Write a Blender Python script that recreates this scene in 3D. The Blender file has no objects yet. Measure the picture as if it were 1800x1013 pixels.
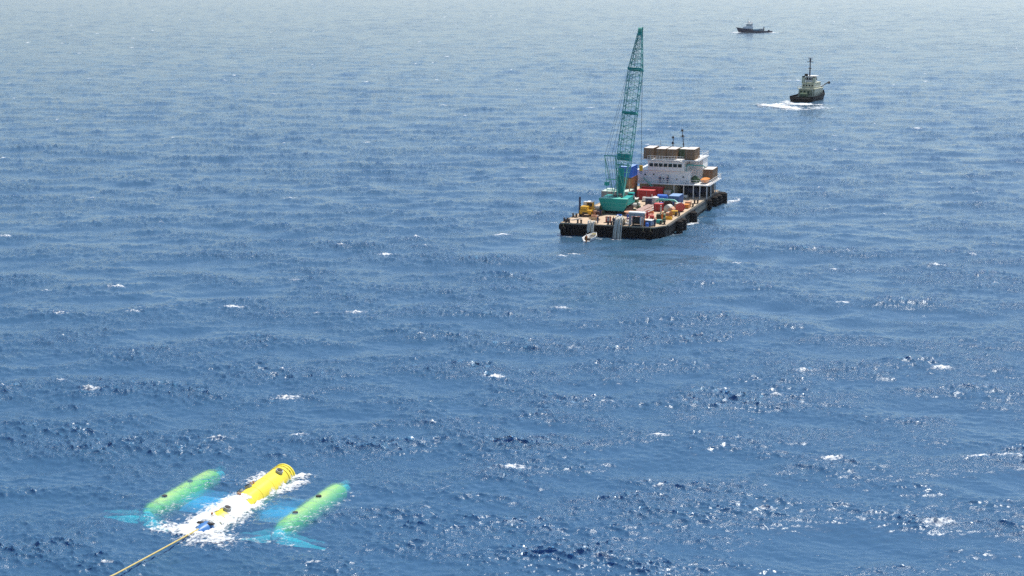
import bpy, bmesh, math, random
import numpy as np
from mathutils import Vector, Matrix, Euler
random.seed(5)
C = bpy.context.scene.collection
SC = bpy.context.scene
R = math.radians

# ------------------------------------------------------------------ camera, light, exposure
CAM_H, F_PX, PHI = 54.0, 2665.0, math.atan(536.5 / 2665.0)
cam = bpy.data.cameras.new('camera'); camo = bpy.data.objects.new('camera', cam); C.objects.link(camo)
camo.location = (0, 0, CAM_H); camo.rotation_euler = (R(90) - PHI, 0, 0)
cam.sensor_width = 36; cam.lens = F_PX / 1800 * 36; cam.clip_end = 60000; cam.clip_start = 1
SC.camera = camo
SUN_EL, SUN_AZ = R(63), R(36)
SUN_STR, SKY_STR = 4.8, 0.115
w = bpy.data.worlds.new('World'); SC.world = w; w.use_nodes = True
nt = w.node_tree; bg = nt.nodes['Background']
sky = nt.nodes.new('ShaderNodeTexSky'); sky.sky_type = 'NISHITA'; sky.sun_disc = False
sky.sun_elevation = SUN_EL; sky.sun_rotation = SUN_AZ; sky.air_density = 1.0; sky.dust_density = 0.9; sky.ozone_density = 1.5
nt.links.new(sky.outputs[0], bg.inputs[0]); bg.inputs[1].default_value = SKY_STR
sl = bpy.data.lights.new('sun', 'SUN'); sl.energy = SUN_STR; sl.angle = R(0.55); sl.color = (1.0, 0.95, 0.87)
so = bpy.data.objects.new('sun', sl); C.objects.link(so)
sd = Vector((math.sin(SUN_AZ) * math.cos(SUN_EL), math.cos(SUN_AZ) * math.cos(SUN_EL), math.sin(SUN_EL)))
so.rotation_euler = sd.to_track_quat('Z', 'Y').to_euler(); so.location = (60, 60, 90)
SC.view_settings.view_transform = 'Standard'; SC.view_settings.look = 'None'
SC.view_settings.exposure = 0.18; SC.view_settings.gamma = 1.0
SC.cycles.max_bounces = 8; SC.cycles.transparent_max_bounces = 12; SC.cycles.volume_bounces = 0
SC.cycles.use_denoising = False; SC.cycles.sample_clamp_direct = 3.5; SC.cycles.sample_clamp_indirect = 3.0; SC.cycles.caustics_reflective = False; SC.cycles.caustics_refractive = False

# ------------------------------------------------------------------ materials
MATS = {}
def mat(name, col, rough=0.6, metal=0.0, wear=0.25, scale=0.6, dirt=None, spec=0.4):
    """painted / weathered surface: base colour broken by noise, streaks of a dirt colour, fine bump"""
    if name in MATS: return MATS[name]
    m = bpy.data.materials.new(name); m.use_nodes = True; n = m.node_tree.nodes; l = m.node_tree.links
    b = n['Principled BSDF']; b.inputs['Roughness'].default_value = rough; b.inputs['Metallic'].default_value = metal
    b.inputs['Specular IOR Level'].default_value = spec
    tc = n.new('ShaderNodeTexCoord')
    mp = n.new('ShaderNodeMapping'); mp.inputs['Scale'].default_value = (1, 1, 0.35); l.new(tc.outputs['Object'], mp.inputs[0])
    no = n.new('ShaderNodeTexNoise'); no.inputs['Scale'].default_value = scale; no.inputs['Detail'].default_value = 7; no.inputs['Roughness'].default_value = 0.65
    l.new(mp.outputs[0], no.inputs['Vector'])
    cr = n.new('ShaderNodeValToRGB'); e = cr.color_ramp.elements
    d = dirt or (0.16, 0.10, 0.06)
    e[0].position = 0.36; e[0].color = [col[i] * (1 - wear) + d[i] * wear for i in range(3)] + [1]
    e[1].position = 0.62; e[1].color = (*col, 1)
    x = cr.color_ramp.elements.new(0.28); x.color = [col[i] * max(0, 1 - 2.2 * wear) + d[i] * min(1, 2.2 * wear) for i in range(3)] + [1]
    l.new(no.outputs['Fac'], cr.inputs[0]); l.new(cr.outputs[0], b.inputs['Base Color'])
    bu = n.new('ShaderNodeBump'); bu.inputs['Strength'].default_value = 0.3; bu.inputs['Distance'].default_value = 0.03
    l.new(no.outputs['Fac'], bu.inputs['Height']); l.new(bu.outputs[0], b.inputs['Normal'])
    MATS[name] = m; return m
M = dict(
    black=lambda: mat('hull_black', (0.004, 0.005, 0.007), 0.55, 0, 0.2, 0.4, (0.012, 0.010, 0.010), 0.08),
    rubber=lambda: mat('fender_rubber', (0.007, 0.007, 0.008), 0.8, 0, 0.1, spec=0.15),
    deck=lambda: mat('deck_tan', (0.56, 0.43, 0.30), 0.85, 0, 0.3, 0.35, (0.22, 0.16, 0.11)),
    deckrail=lambda: mat('deck_edge', (0.42, 0.37, 0.28), 0.8, 0, 0.4, 0.8),
    hullside=lambda: mat('hull_side', (0.10, 0.10, 0.10), 0.7, 0, 0.4, 0.5, (0.02, 0.02, 0.02)),
    teal=lambda: mat('crane_teal', (0.0, 0.36, 0.32), 0.45, 0, 0.15, 0.7, (0.05, 0.12, 0.10)),
    tealp=lambda: mat('crane_teal_pale', (0.16, 0.58, 0.47), 0.5, 0, 0.15, 0.7),
    lattice=lambda: mat('boom_teal', (0.12, 0.46, 0.42), 0.5, 0, 0.15, 0.7, (0.02, 0.10, 0.10)),
    cable=lambda: mat('wire_rope', (0.05, 0.09, 0.10), 0.5, 0.3),
    track=lambda: mat('track_rust', (0.07, 0.03, 0.025), 0.8, 0, 0.4, 1.0, (0.02, 0.02, 0.02)),
    white=lambda: mat('ship_white', (0.86, 0.87, 0.86), 0.45, 0, 0.10, 0.5, (0.40, 0.33, 0.25)),
    white2=lambda: mat('paint_white', (0.80, 0.80, 0.78), 0.5, 0, 0.08, 0.6),
    cream=lambda: mat('cream_wall', (0.62, 0.55, 0.42), 0.6, 0, 0.2, 0.5),
    glass=lambda: mat('window_glass', (0.015, 0.02, 0.025), 0.12, 0, 0.0),
    brown=lambda: mat('container_brown', (0.25, 0.16, 0.095), 0.65, 0, 0.3, 0.7, (0.10, 0.06, 0.04)),
    roofsunlit=lambda: mat('container_roof_sunlit', (0.70, 0.68, 0.64), 0.55, 0, 0.25, 0.8, (0.35, 0.25, 0.18)),  # dusty brown roofs, with the sunlight on top put into the pale colour
    grey=lambda: mat('container_grey', (0.30, 0.31, 0.31), 0.6, 0, 0.2, 0.6),
    greenroof=lambda: mat('pale_green_roof', (0.55, 0.68, 0.58), 0.55, 0, 0.15, 0.6),
    blue=lambda: mat('container_blue', (0.045, 0.13, 0.36), 0.55, 0, 0.2, 0.7, (0.06, 0.06, 0.08)),
    bluet=lambda: mat('tarp_blue', (0.03, 0.16, 0.62), 0.5, 0, 0.1, 0.7, (0.05, 0.1, 0.3)),
    bluepale=lambda: mat('roof_blue_pale', (0.24, 0.38, 0.60), 0.5, 0, 0.1, 0.7),
    red=lambda: mat('container_red', (0.42, 0.025, 0.03), 0.5, 0, 0.2, 0.7, (0.12, 0.03, 0.03)),
    redp=lambda: mat('paint_red_light', (0.62, 0.10, 0.09), 0.5, 0, 0.2, 0.8),
    rust=lambda: mat('container_rust_orange', (0.42, 0.19, 0.07), 0.65, 0, 0.35, 0.8),
    orange=lambda: mat('paint_orange', (0.72, 0.26, 0.04), 0.5, 0, 0.2, 0.8),
    yellow=lambda: mat('machine_yellow', (0.75, 0.42, 0.03), 0.45, 0, 0.2, 0.9),
    pink=lambda: mat('faded_pipe', (0.52, 0.36, 0.31), 0.7, 0, 0.3, 1.2),
    salmon=lambda: mat('reel_salmon', (0.62, 0.33, 0.20), 0.7, 0, 0.2, 1.2),
    wood=lambda: mat('timber', (0.45, 0.31, 0.17), 0.85, 0, 0.3, 1.5),
    greeny=lambda: mat('machine_green', (0.05, 0.12, 0.06), 0.7, 0, 0.3, 1.2),
    navy=lambda: mat('machine_navy', (0.03, 0.05, 0.12), 0.6, 0, 0.2, 1.2),
    dark=lambda: mat('machine_dark', (0.025, 0.027, 0.03), 0.7, 0, 0.2, 1.2),
    steel=lambda: mat('steel_grey', (0.33, 0.36, 0.38), 0.45, 0.4, 0.2, 1.0),
    hose=lambda: mat('hose_pale', (0.62, 0.62, 0.56), 0.6, 0, 0.25, 1.2),
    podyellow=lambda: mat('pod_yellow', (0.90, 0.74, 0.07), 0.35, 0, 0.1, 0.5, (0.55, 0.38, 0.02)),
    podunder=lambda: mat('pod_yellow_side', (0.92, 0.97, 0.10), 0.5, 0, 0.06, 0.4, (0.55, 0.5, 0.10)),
    wing=lambda: mat('wing_water_tint', (0.40, 0.50, 0.85), 0.5, 0, 0.05, 0.4),  # white wing, blue tint of the water above it put into the colour
    blade=lambda: mat('blade_water_tint', (0.30, 0.78, 0.80), 0.5, 0, 0.05, 0.4),  # cyan cast of light through the water is painted into this colour
    rope=lambda: mat('tow_rope', (0.68, 0.55, 0.22), 0.9, 0, 0.3, 3.0, (0.3, 0.22, 0.12)),
    noseblue=lambda: mat('nose_blue', (0.05, 0.20, 0.50), 0.4, 0, 0.1, 1.0),
    tugcream=lambda: mat('tug_cream', (0.60, 0.61, 0.46), 0.5, 0, 0.2, 0.6, (0.2, 0.2, 0.1)),
    boatnavy=lambda: mat('boat_navy', (0.006, 0.012, 0.05), 0.5, 0, 0.1, 0.3),
    boatteal=lambda: mat('boat_teal', (0.10, 0.26, 0.36), 0.5, 0, 0.1, 0.3),
    skin=lambda: mat('skin', (0.42, 0.24, 0.16), 0.6, 0, 0.1, 4),
    overall=lambda: mat('overall_blue', (0.05, 0.08, 0.16), 0.85, 0, 0.15, 4),
    overallo=lambda: mat('overall_orange', (0.65, 0.18, 0.03), 0.85, 0, 0.15, 4),
    overallw=lambda: mat('overall_pale', (0.55, 0.56, 0.55), 0.85, 0, 0.15, 4),
)
def mm(k): return M[k]()

# ------------------------------------------------------------------ mesh helpers
class MB:
    def __init__(s): s.v = []; s.f = []
    def add(s, vs, fs):
        o = len(s.v); s.v += [tuple(v) for v in vs]; s.f += [tuple(i + o for i in f) for f in fs]; return s
    def box(s, x0, x1, y0, y1, z0, z1, bev=0.0):
        if bev <= 0:
            return s.add([(x0,y0,z0),(x1,y0,z0),(x1,y1,z0),(x0,y1,z0),(x0,y0,z1),(x1,y0,z1),(x1,y1,z1),(x0,y1,z1)],
                         [(3,2,1,0),(4,5,6,7),(0,1,5,4),(1,2,6,5),(2,3,7,6),(3,0,4,7)])
        b = bev; pl = [(x0+b,y0),(x1-b,y0),(x1,y0+b),(x1,y1-b),(x1-b,y1),(x0+b,y1),(x0,y1-b),(x0,y0+b)]
        ins = lambda p: (min(max(p[0], x0+b), x1-b), min(max(p[1], y0+b), y1-b))
        vs = [(*ins(p), z0) for p in pl] + [(*p, z0+b) for p in pl] + [(*p, z1-b) for p in pl] + [(*ins(p), z1) for p in pl]
        fs = [(7,6,5,4,3,2,1,0), tuple(range(24, 32))]
        for k in range(3):
            for i in range(8):
                j = (i+1) % 8; fs.append((k*8+i, k*8+j, k*8+8+j, k*8+8+i))
        return s.add(vs, fs)
    def prism(s, pts, z0, z1, top=None):
        n = len(pts); t = top or pts
        return s.add([(x,y,z0) for x,y in pts] + [(x,y,z1) for x,y in t],
                     [tuple(range(n))[::-1], tuple(range(n, 2*n))] + [(i,(i+1)%n,n+(i+1)%n,n+i) for i in range(n)])
    def tube(s, pts, r, n=8, caps=True):
        pts = [Vector(p) for p in pts]; rs = r if isinstance(r, (list, tuple)) else [r]*len(pts)
        o = len(s.v)
        up = Vector((0,0,1))
        for i, p in enumerate(pts):
            d = (pts[min(i+1,len(pts)-1)] - pts[max(i-1,0)]).normalized()
            a = d.cross(up)
            if a.length < 1e-3: a = d.cross(Vector((1,0,0)))
            a.normalize(); b = a.cross(d).normalized()
            for k in range(n):
                t = 2*math.pi*k/n; s.v.append(tuple(p + (a*math.cos(t) + b*math.sin(t))*rs[i]))
        for i in range(len(pts)-1):
            for k in range(n):
                s.f.append((o+i*n+k, o+i*n+(k+1)%n, o+(i+1)*n+(k+1)%n, o+(i+1)*n+k))
        if caps:
            s.f.append(tuple(o+k for k in range(n))[::-1]); s.f.append(tuple(o+(len(pts)-1)*n+k for k in range(n)))
        return s
    def torus(s, c, axis, R0, r0, n=14, m=7):
        c = Vector(c); q = Vector(axis).to_track_quat('Z','Y'); o = len(s.v)
        for i in range(n):
            for j in range(m):
                a, b = 2*math.pi*i/n, 2*math.pi*j/m
                s.v.append(tuple(c + q @ Vector(((R0+r0*math.cos(b))*math.cos(a), (R0+r0*math.cos(b))*math.sin(a), r0*math.sin(b)))))
        for i in range(n):
            for j in range(m):
                s.f.append((o+i*m+j, o+((i+1)%n)*m+j, o+((i+1)%n)*m+(j+1)%m, o+i*m+(j+1)%m))
        return s
    def ball(s, c, r, n=10, m=6, sz=1):
        o = len(s.v)
        for i in range(m+1):
            a = math.pi*i/m
            for j in range(n):
                b = 2*math.pi*j/n
                s.v.append((c[0]+r*math.sin(a)*math.cos(b), c[1]+r*math.sin(a)*math.sin(b), c[2]+sz*r*math.cos(a)))
        for i in range(m):
            for j in range(n):
                s.f.append((o+i*n+j, o+(i+1)*n+j, o+(i+1)*n+(j+1)%n, o+i*n+(j+1)%n))
        return s
    def build(s, name, material, parent=None, loc=None, rz=None, smooth=False, label=None, kind=None):
        me = bpy.data.meshes.new(name); me.from_pydata(s.v, [], s.f); me.validate()
        me.materials.append(material)
        if smooth:
            me.polygons.foreach_set('use_smooth', [True]*len(me.polygons))
            try: me.set_sharp_from_angle(angle=R(40))
            except Exception: pass
        o = bpy.data.objects.new(name, me); C.objects.link(o)
        if parent: o.parent = parent
        if loc: o.location = loc
        if rz is not None: o.rotation_euler = (0,0,rz)
        if label: o['label'] = label
        if kind: o['kind'] = kind
        return o
def thing(name, label, cat, loc, rz=0, group=None):
    o = bpy.data.objects.new(name, None); C.objects.link(o); o.empty_display_size = 0.3
    o.location = loc; o.rotation_euler = (0,0,rz); o['label'] = label; o['category'] = cat
    if group: o['group'] = group
    return o
def tag(o, label, cat, group=None):
    o['label'] = label; o['category'] = cat
    if group: o['group'] = group
    return o
def kids(o): return [c for c in C.objects if c.parent == o]
def dup(root, loc, rz, label, group=None, scale=None):
    r = root.copy(); C.objects.link(r); r.location = loc; r.rotation_euler = (0,0,rz); r['label'] = label
    if group: r['group'] = group
    if scale: r.scale = scale
    for ch in kids(root):
        c = ch.copy(); C.objects.link(c); c.parent = r
        for g in kids(ch):
            d = g.copy(); C.objects.link(d); d.parent = c
    return r

# real-world positions, worked out once from the survey of the place
FW = Vector((0, math.cos(PHI), -math.sin(PHI))); UPV = Vector((0, math.sin(PHI), math.cos(PHI)))
def G(x, y, z=0.0):
    d = FW*F_PX + Vector((1,0,0))*(x-900) - UPV*(y-506.5); return Vector((0,0,CAM_H)) + d*((z-CAM_H)/d.z)

# ------------------------------------------------------------------ ocean
WDIR = math.atan2(-1.0, -0.22)            # travel of the waves, towards the viewer
def spectrum(N, T, lmin, lmax, seed, choppy=1.0):
    rng = np.random.default_rng(seed)
    k1 = np.fft.fftfreq(N, 1.0/N) * 2*np.pi/T
    kx, ky = np.meshgrid(k1, k1, indexing='xy'); k = np.hypot(kx, ky); k[0,0] = 1
    kp = 2*np.pi/26.0
    cosd = (kx*math.cos(WDIR) + ky*math.sin(WDIR))/k
    spread = np.where(cosd > 0, 0.05 + np.abs(cosd)**3.5 * 0.95, 0.05 + 0.08*cosd**2)
    S = np.exp(-1.2*(kp/k)**2) / k**4 * spread * np.exp(-(k*0.03)**2)
    lam = 2*np.pi/k
    sm = lambda x: np.clip(x, 0, 1)
    win = sm((lam/lmin-0.85)/0.3) * sm((lmax*1.15-lam)/(0.3*lmax))
    amp = np.sqrt(S * win) * (2*np.pi/T); amp[0,0] = 0
    h = amp * (rng.normal(size=(N,N)) + 1j*rng.normal(size=(N,N)))
    ift = lambda a: np.real(np.fft.ifft2(a)) * N * N
    Z = ift(h); DX = ift(-1j*kx/k*h); DY = ift(-1j*ky/k*h)
    return [Z.astype(np.float32), DX.astype(np.float32), DY.astype(np.float32), T, N, math.sqrt(lmin*lmax)]
BANDS = [spectrum(512, 640.0, 14, 90, 1), spectrum(1024, 437.0, 5, 14, 2), spectrum(1024, 211.0, 1.8, 5, 3),
         spectrum(1024, 97.0, 0.7, 1.8, 4), spectrum(1024, 41.0, 0.28, 0.7, 6)]
AMP = 0.24 / np.std(BANDS[0][0] ) * 0.8
GAIN = [1.05, 0.85, 2.0, 5.5, 8.0]
def bil(a, T, N, x, y):
    fx = np.mod(x/T, 1)*N; fy = np.mod(y/T, 1)*N
    i = np.floor(fx).astype(int); j = np.floor(fy).astype(int); fx -= i; fy -= j
    i %= N; j %= N; i1 = (i+1) % N; j1 = (j+1) % N
    return (a[j,i]*(1-fx)+a[j,i1]*fx)*(1-fy) + (a[j1,i]*(1-fx)+a[j1,i1]*fx)*fy
_rn = np.random.default_rng(11).random((256,256)).astype(np.float32)
def vnoise(x, y):
    i = np.floor(x).astype(int); j = np.floor(y).astype(int); fx = x-i; fy = y-j
    fx = fx*fx*(3-2*fx); fy = fy*fy*(3-2*fy)
    g = lambda a, b: _rn[b % 256, a % 256]
    return (g(i,j)*(1-fx)+g(i+1,j)*fx)*(1-fy) + (g(i,j+1)*(1-fx)+g(i+1,j+1)*fx)*fy
def fbm(x, y, o=4):
    s = 0; a = 0.5; t = 0
    for k in range(o): s = s + a*vnoise(x*2**k+17.3*k, y*2**k+5.1*k); t += a; a *= 0.55
    return s/t
DEV = (-28.5, 156.0)
def ocean(x, y, sp):
    """displacement at rest points x,y; sp = local mesh spacing, shorter waves than it are left out"""
    gust = 0.55 + 0.9*fbm(x/38+y/160, y/55, 3)                      # wind patches, short waves stand up or lie down
    grp = 0.6 + 0.8*fbm(x/70+9, y/60+3, 2)
    calm = 1 - 0.45*np.exp(-(((x-DEV[0])/16)**2 + ((y-DEV[1])/14)**2))
    lee = 1 - 0.62*np.exp(-(((x-22)/22)**2 + ((y-322)/26)**2))
    Z = 0; DX = 0; DY = 0
    for b, (z, dx, dy, T, N, lm) in enumerate(BANDS):
        if b == 2: chop = np.clip((gust-0.35)*1.3, 0.15, 2.0)*np.clip(0.75 + 1.5*Z, 0.3, 2.1)
        wgt = np.clip((lm/sp - 0.35)/1.2, 0, 1) * GAIN[b] * AMP * calm * lee
        if b >= 2: wgt = wgt * chop
        elif b == 1: wgt = wgt * grp*1.1
        xr, yr = (x, y) if b != 1 else (x*0.96+y*0.28, -x*0.28+y*0.96)
        Z = Z + bil(z,T,N,xr,yr)*wgt; DX = DX + bil(dx,T,N,xr,yr)*wgt; DY = DY + bil(dy,T,N,xr,yr)*wgt
    ch = 0.85
    global CHOP; CHOP = chop
    return x - ch*DX, y - ch*DY, Z
def sea_at(x, y):
    X, Y, Z = ocean(np.array([float(x)]), np.array([float(y)]), np.array([1.0])); return float(Z[0])

def np_mesh(name, co, quads, material, smooth=True):
    me = bpy.data.meshes.new(name)
    me.vertices.add(len(co)); me.vertices.foreach_set('co', np.ascontiguousarray(co, np.float32).ravel())
    nq = len(quads); me.loops.add(nq*4); me.loops.foreach_set('vertex_index', np.ascontiguousarray(quads, np.int32).ravel())
    me.polygons.add(nq); me.polygons.foreach_set('loop_start', np.arange(0, nq*4, 4, dtype=np.int32))
    me.polygons.foreach_set('loop_total', np.full(nq, 4, np.int32))
    me.update(calc_edges=True)
    if smooth: me.polygons.foreach_set('use_smooth', np.ones(nq, bool))
    me.materials.append(material)
    o = bpy.data.objects.new(name, me); C.objects.link(o); return o

def sea_material():
    m = bpy.data.materials.new('sea_water'); m.use_nodes = True; n = m.node_tree.nodes; l = m.node_tree.links
    n.clear(); out = n.new('ShaderNodeOutputMaterial')
    geo = n.new('ShaderNodeNewGeometry')
    def mapping(sx, sy, rz=0.2):
        a = n.new('ShaderNodeMapping'); a.inputs['Rotation'].default_value = (0,0,rz); a.inputs['Scale'].default_value = (sx, sy, 1)
        l.new(geo.outputs['Position'], a.inputs[0]); return a
    def noise(mp, scale, detail, rough=0.6):
        a = n.new('ShaderNodeTexNoise'); a.inputs['Scale'].default_value = scale; a.inputs['Detail'].default_value = detail
        a.inputs['Roughness'].default_value = rough; l.new(mp.outputs[0], a.inputs['Vector']); return a
    def math_(op, a, b):
        q = n.new('ShaderNodeMath'); q.operation = op
        for i, v in enumerate((a, b)):
            if isinstance(v, (int, float)): q.inputs[i].default_value = v
            else: l.new(v, q.inputs[i])
        return q.outputs[0]
    gust = n.new('ShaderNodeMapRange'); gust.inputs[1].default_value = 0.42; gust.inputs[2].default_value = 0.68
    gust.inputs[3].default_value = 0.25; gust.inputs[4].default_value = 1.3
    l.new(noise(mapping(0.05, 0.11), 1.0, 5, 0.7).outputs['Fac'], gust.inputs[0])
    rip = noise(mapping(1.0, 1.7), 1.1, 6, 0.62)
    fine = noise(mapping(1.0, 1.5, 0.5), 4.5, 3, 0.6)
    b1 = n.new('ShaderNodeBump'); ca = n.new('ShaderNodeAttribute'); ca.attribute_name = 'chop'; gc = math_('MULTIPLY', gust.outputs[0], ca.outputs['Fac'])
    l.new(math_('MULTIPLY', gc, SEA['bump1']), b1.inputs['Distance']); l.new(rip.outputs['Fac'], b1.inputs['Height']); b1.inputs['Strength'].default_value = 1
    b2 = n.new('ShaderNodeBump'); l.new(math_('MULTIPLY', gc, SEA['bump2']), b2.inputs['Distance']); l.new(fine.outputs['Fac'], b2.inputs['Height']); b2.inputs['Strength'].default_value = 1
    l.new(b1.outputs[0], b2.inputs['Normal'])
    fr = n.new('ShaderNodeFresnel'); fr.inputs['IOR'].default_value = 1.333; l.new(b2.outputs[0], fr.inputs['Normal'])
    gl = n.new('ShaderNodeBsdfGlossy'); gl.distribution = 'GGX'; gl.inputs['Color'].default_value = (0.88, 0.94, 0.985, 1); 
    ra = n.new('ShaderNodeAttribute'); ra.attribute_name = 'subwave'; l.new(ra.outputs['Fac'], gl.inputs['Roughness'])
    l.new(b2.outputs[0], gl.inputs['Normal'])
    di = n.new('ShaderNodeBsdfDiffuse'); di.inputs['Color'].default_value = (*SEA['body'], 1)
    tr = n.new('ShaderNodeBsdfTransparent')
    rf = n.new('ShaderNodeBsdfRefraction'); rf.inputs['IOR'].default_value = 1.14; rf.inputs['Roughness'].default_value = 0.02; l.new(b1.outputs[0], rf.inputs['Normal'])
    tt = n.new('ShaderNodeMixShader'); tt.inputs[0].default_value = 0.35; l.new(tr.outputs[0], tt.inputs[1]); l.new(rf.outputs[0], tt.inputs[2])
    # from below, past the critical angle, the surface lets nothing out: the water's own colour stays
    dp = n.new('ShaderNodeVectorMath'); dp.operation = 'DOT_PRODUCT'; l.new(geo.outputs['Incoming'], dp.inputs[0]); l.new(geo.outputs['True Normal'], dp.inputs[1])
    ab = n.new('ShaderNodeMath'); ab.operation = 'ABSOLUTE'; l.new(dp.outputs['Value'], ab.inputs[0])
    tir = math_('MULTIPLY', geo.outputs['Backfacing'], math_('LESS_THAN', ab.outputs[0], 0.6))
    mb = n.new('ShaderNodeMixShader'); l.new(math_('MULTIPLY', math_('SUBTRACT', 1.0, tir), SEA['trans']), mb.inputs[0]); l.new(di.outputs[0], mb.inputs[1]); l.new(tt.outputs[0], mb.inputs[2])
    mf = n.new('ShaderNodeMixShader'); l.new(math_('MULTIPLY', fr.outputs[0], math_('SUBTRACT', 1.0, geo.outputs['Backfacing'])), mf.inputs[0]); l.new(mb.outputs[0], mf.inputs[1]); l.new(gl.outputs[0], mf.inputs[2])
    # whitecaps
    at = n.new('ShaderNodeAttribute'); at.attribute_name = 'foam'
    fn = noise(mapping(1.0, 1.0), 2.2, 6, 0.75)
    mr = n.new('ShaderNodeMapRange'); l.new(math_('ADD', at.outputs['Fac'], math_('MULTIPLY', math_('SUBTRACT', fn.outputs['Fac'], 0.5), 2.4)), mr.inputs[0])
    mr.inputs[1].default_value = 0.55; mr.inputs[2].default_value = 0.95
    fo = n.new('ShaderNodeBsdfDiffuse'); fo.inputs['Color'].default_value = (0.75, 0.78, 0.8, 1)
    mw = n.new('ShaderNodeMixShader'); l.new(math_('MULTIPLY', mr.outputs[0], math_('MINIMUM', math_('MULTIPLY', at.outputs['Fac'], 6.0), 0.95)), mw.inputs[0])
    l.new(mf.outputs[0], mw.inputs[1]); l.new(fo.outputs[0], mw.inputs[2]); l.new(mw.outputs[0], out.inputs['Surface'])
    va = n.new('ShaderNodeVolumeAbsorption'); va.inputs['Color'].default_value = (0.12, 0.935, 0.975, 1); va.inputs['Density'].default_value = SEA['dens']
    l.new(va.outputs[0], out.inputs['Volume'])
    return m
SEA = dict(bump1=0.32, bump2=0.085, rough=0.19, rmax=0.15, body=(0.22, 0.595, 1.0), trans=0.83, dens=0.62)

def build_sea():
    th = list(np.linspace(R(-21), R(21), 1100)); full = list(np.linspace(R(21), R(339), 70))[1:-1]
    th = np.array(th + full); nt_ = len(th)
    rr = list(np.geomspace(2.0, 118.0, 60)); r = rr[-1]
    f = F_PX*0.569
    while r < 5200: r += min(max(0.10, r*r/(f*CAM_H)*0.82), 0.045*r); rr.append(r)
    rr += list(np.geomspace(r*1.06, 20000, 16)); rr = np.array(rr); nr = len(rr)
    RR, TH = np.meshgrid(rr, th, indexing='ij')
    dr = np.gradient(rr)[:,None]; dth = np.abs(np.gradient(th)); dth[1099:] = R(4.6)
    spc = np.maximum(RR*dth[None,:], dr*0.13)
    x = RR*np.sin(TH); y = RR*np.cos(TH)
    X, Y, Z = ocean(x.ravel(), y.ravel(), spc.ravel())
    chop_v = CHOP.copy()
    # whitecaps on crests
    rng = np.random.default_rng(21); foam = np.zeros(nr*nt_, np.float32)
    xs, ys = x.ravel(), y.ravel()
    Zg = Z.reshape(nr, nt_); Fg = foam.reshape(nr, nt_)
    cnt = 0
    for _ in range(1100):
        r0 = 140*math.exp(rng.random()*2.9); t0 = rng.uniform(-0.33, 0.33)
        i = int(np.searchsorted(rr, r0)); j = int(np.searchsorted(th[:1100], t0)); j = min(max(j,5),1094)
        sz = rng.uniform(0.35, 1.0)**2 * 3.2
        wi = max(3, int(8.0/dr[i,0])); wj = max(3, int(4.0/(rr[i]*dth[j])))
        sub = Zg[max(i-wi,0):i+wi, max(j-wj,0):j+wj]; a, b = np.unravel_index(np.argmax(sub), sub.shape)
        i2, j2 = max(i-wi,0)+a, max(j-wj,0)+b
        if Zg[i2,j2] < 0.30 and r0 < 900: continue
        if rng.random() < (0.72 if r0 < 400 else 0.80): continue
        cx, cy = rr[i2]*math.sin(th[j2]), rr[i2]*math.cos(th[j2])
        if abs(cx-DEV[0]) < 20 and abs(cy-DEV[1]) < 18: continue
        sy = max(sz*0.45, dr[i2,0]*0.55); sx = max(sz, rr[i2]*0.0009*1.2)
        ki, kj = int(3*sy/dr[i2,0])+2, int(3*sx/(rr[i2]*dth[j2]))+2
        sl_ = (slice(max(i2-ki,0), i2+ki), slice(max(j2-kj,0), min(j2+kj,1100)))
        g = np.exp(-((x[sl_]-cx)/sx)**2 - ((y[sl_]-cy)/sy)**2) * rng.uniform(0.6, 1.0)
        Fg[sl_] = np.maximum(Fg[sl_], g); cnt += 1
    bottom = np.stack([rr[-1]*np.sin(th), rr[-1]*np.cos(th), np.full(nt_, -15.0)], 1)
    co = np.concatenate([np.stack([X, Y, Z], 1), bottom, [[0,0,-15.0]], [[0,0,Z[:nt_].mean()]]])
    a = np.arange(nr-1)[:,None]*nt_; j = np.arange(nt_)[None,:]; j1 = (j+1) % nt_
    q = np.stack([a+j, a+j1, a+nt_+j1, a+nt_+j], -1).reshape(-1,4)
    jb = np.arange(nt_); jb1 = (jb+1) % nt_; base = nr*nt_; last = (nr-1)*nt_
    skirt = np.stack([last+jb, last+jb1, base+jb1, base+jb], 1)
    o = np_mesh('sea', co[:-1], np.concatenate([q, skirt]), sea_material())
    # close the bottom and the small hole under the camera with fans
    bm = bmesh.new(); bm.from_mesh(o.data); bm.verts.ensure_lookup_table()
    bm.faces.new([bm.verts[base+k] for k in range(nt_)]); bm.faces.new([bm.verts[k] for k in range(nt_)][::-1])
    bm.verts.remove(bm.verts[base+nt_]); bm.to_mesh(o.data); bm.free()
    at = o.data.attributes.new('foam', 'FLOAT', 'POINT'); v = np.zeros(len(o.data.vertices), np.float32); v[:nr*nt_] = foam; at.data.foreach_set('value', v)
    at = o.data.attributes.new('subwave', 'FLOAT', 'POINT'); v = np.full(len(o.data.vertices), 0.3, np.float32)
    v[:nr*nt_] = np.clip(SEA['rough'] + 0.04*np.log(np.maximum(spc.ravel(), 0.12)/0.12), 0.05, SEA['rmax']); at.data.foreach_set('value', v)
    at = o.data.attributes.new('chop', 'FLOAT', 'POINT'); v = np.full(len(o.data.vertices), 0.7, np.float32)
    v[:nr*nt_] = np.clip(chop_v, 0.25, 1.9); at.data.foreach_set('value', v)
    print('SEA verts', len(o.data.vertices), 'caps', cnt)
    o['kind'] = 'structure'
build_sea()
sb = MB(); ns = 48
sb.prism([(19900*math.cos(2*math.pi*k/ns), 19900*math.sin(2*math.pi*k/ns)) for k in range(ns)], -14.5, -13.5)
o = sb.build('seabed', mat('deep_water_floor', (0.003, 0.045, 0.17), 1.0, 0, 0.1, 0.01, spec=0)); o['kind'] = 'structure'

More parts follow.
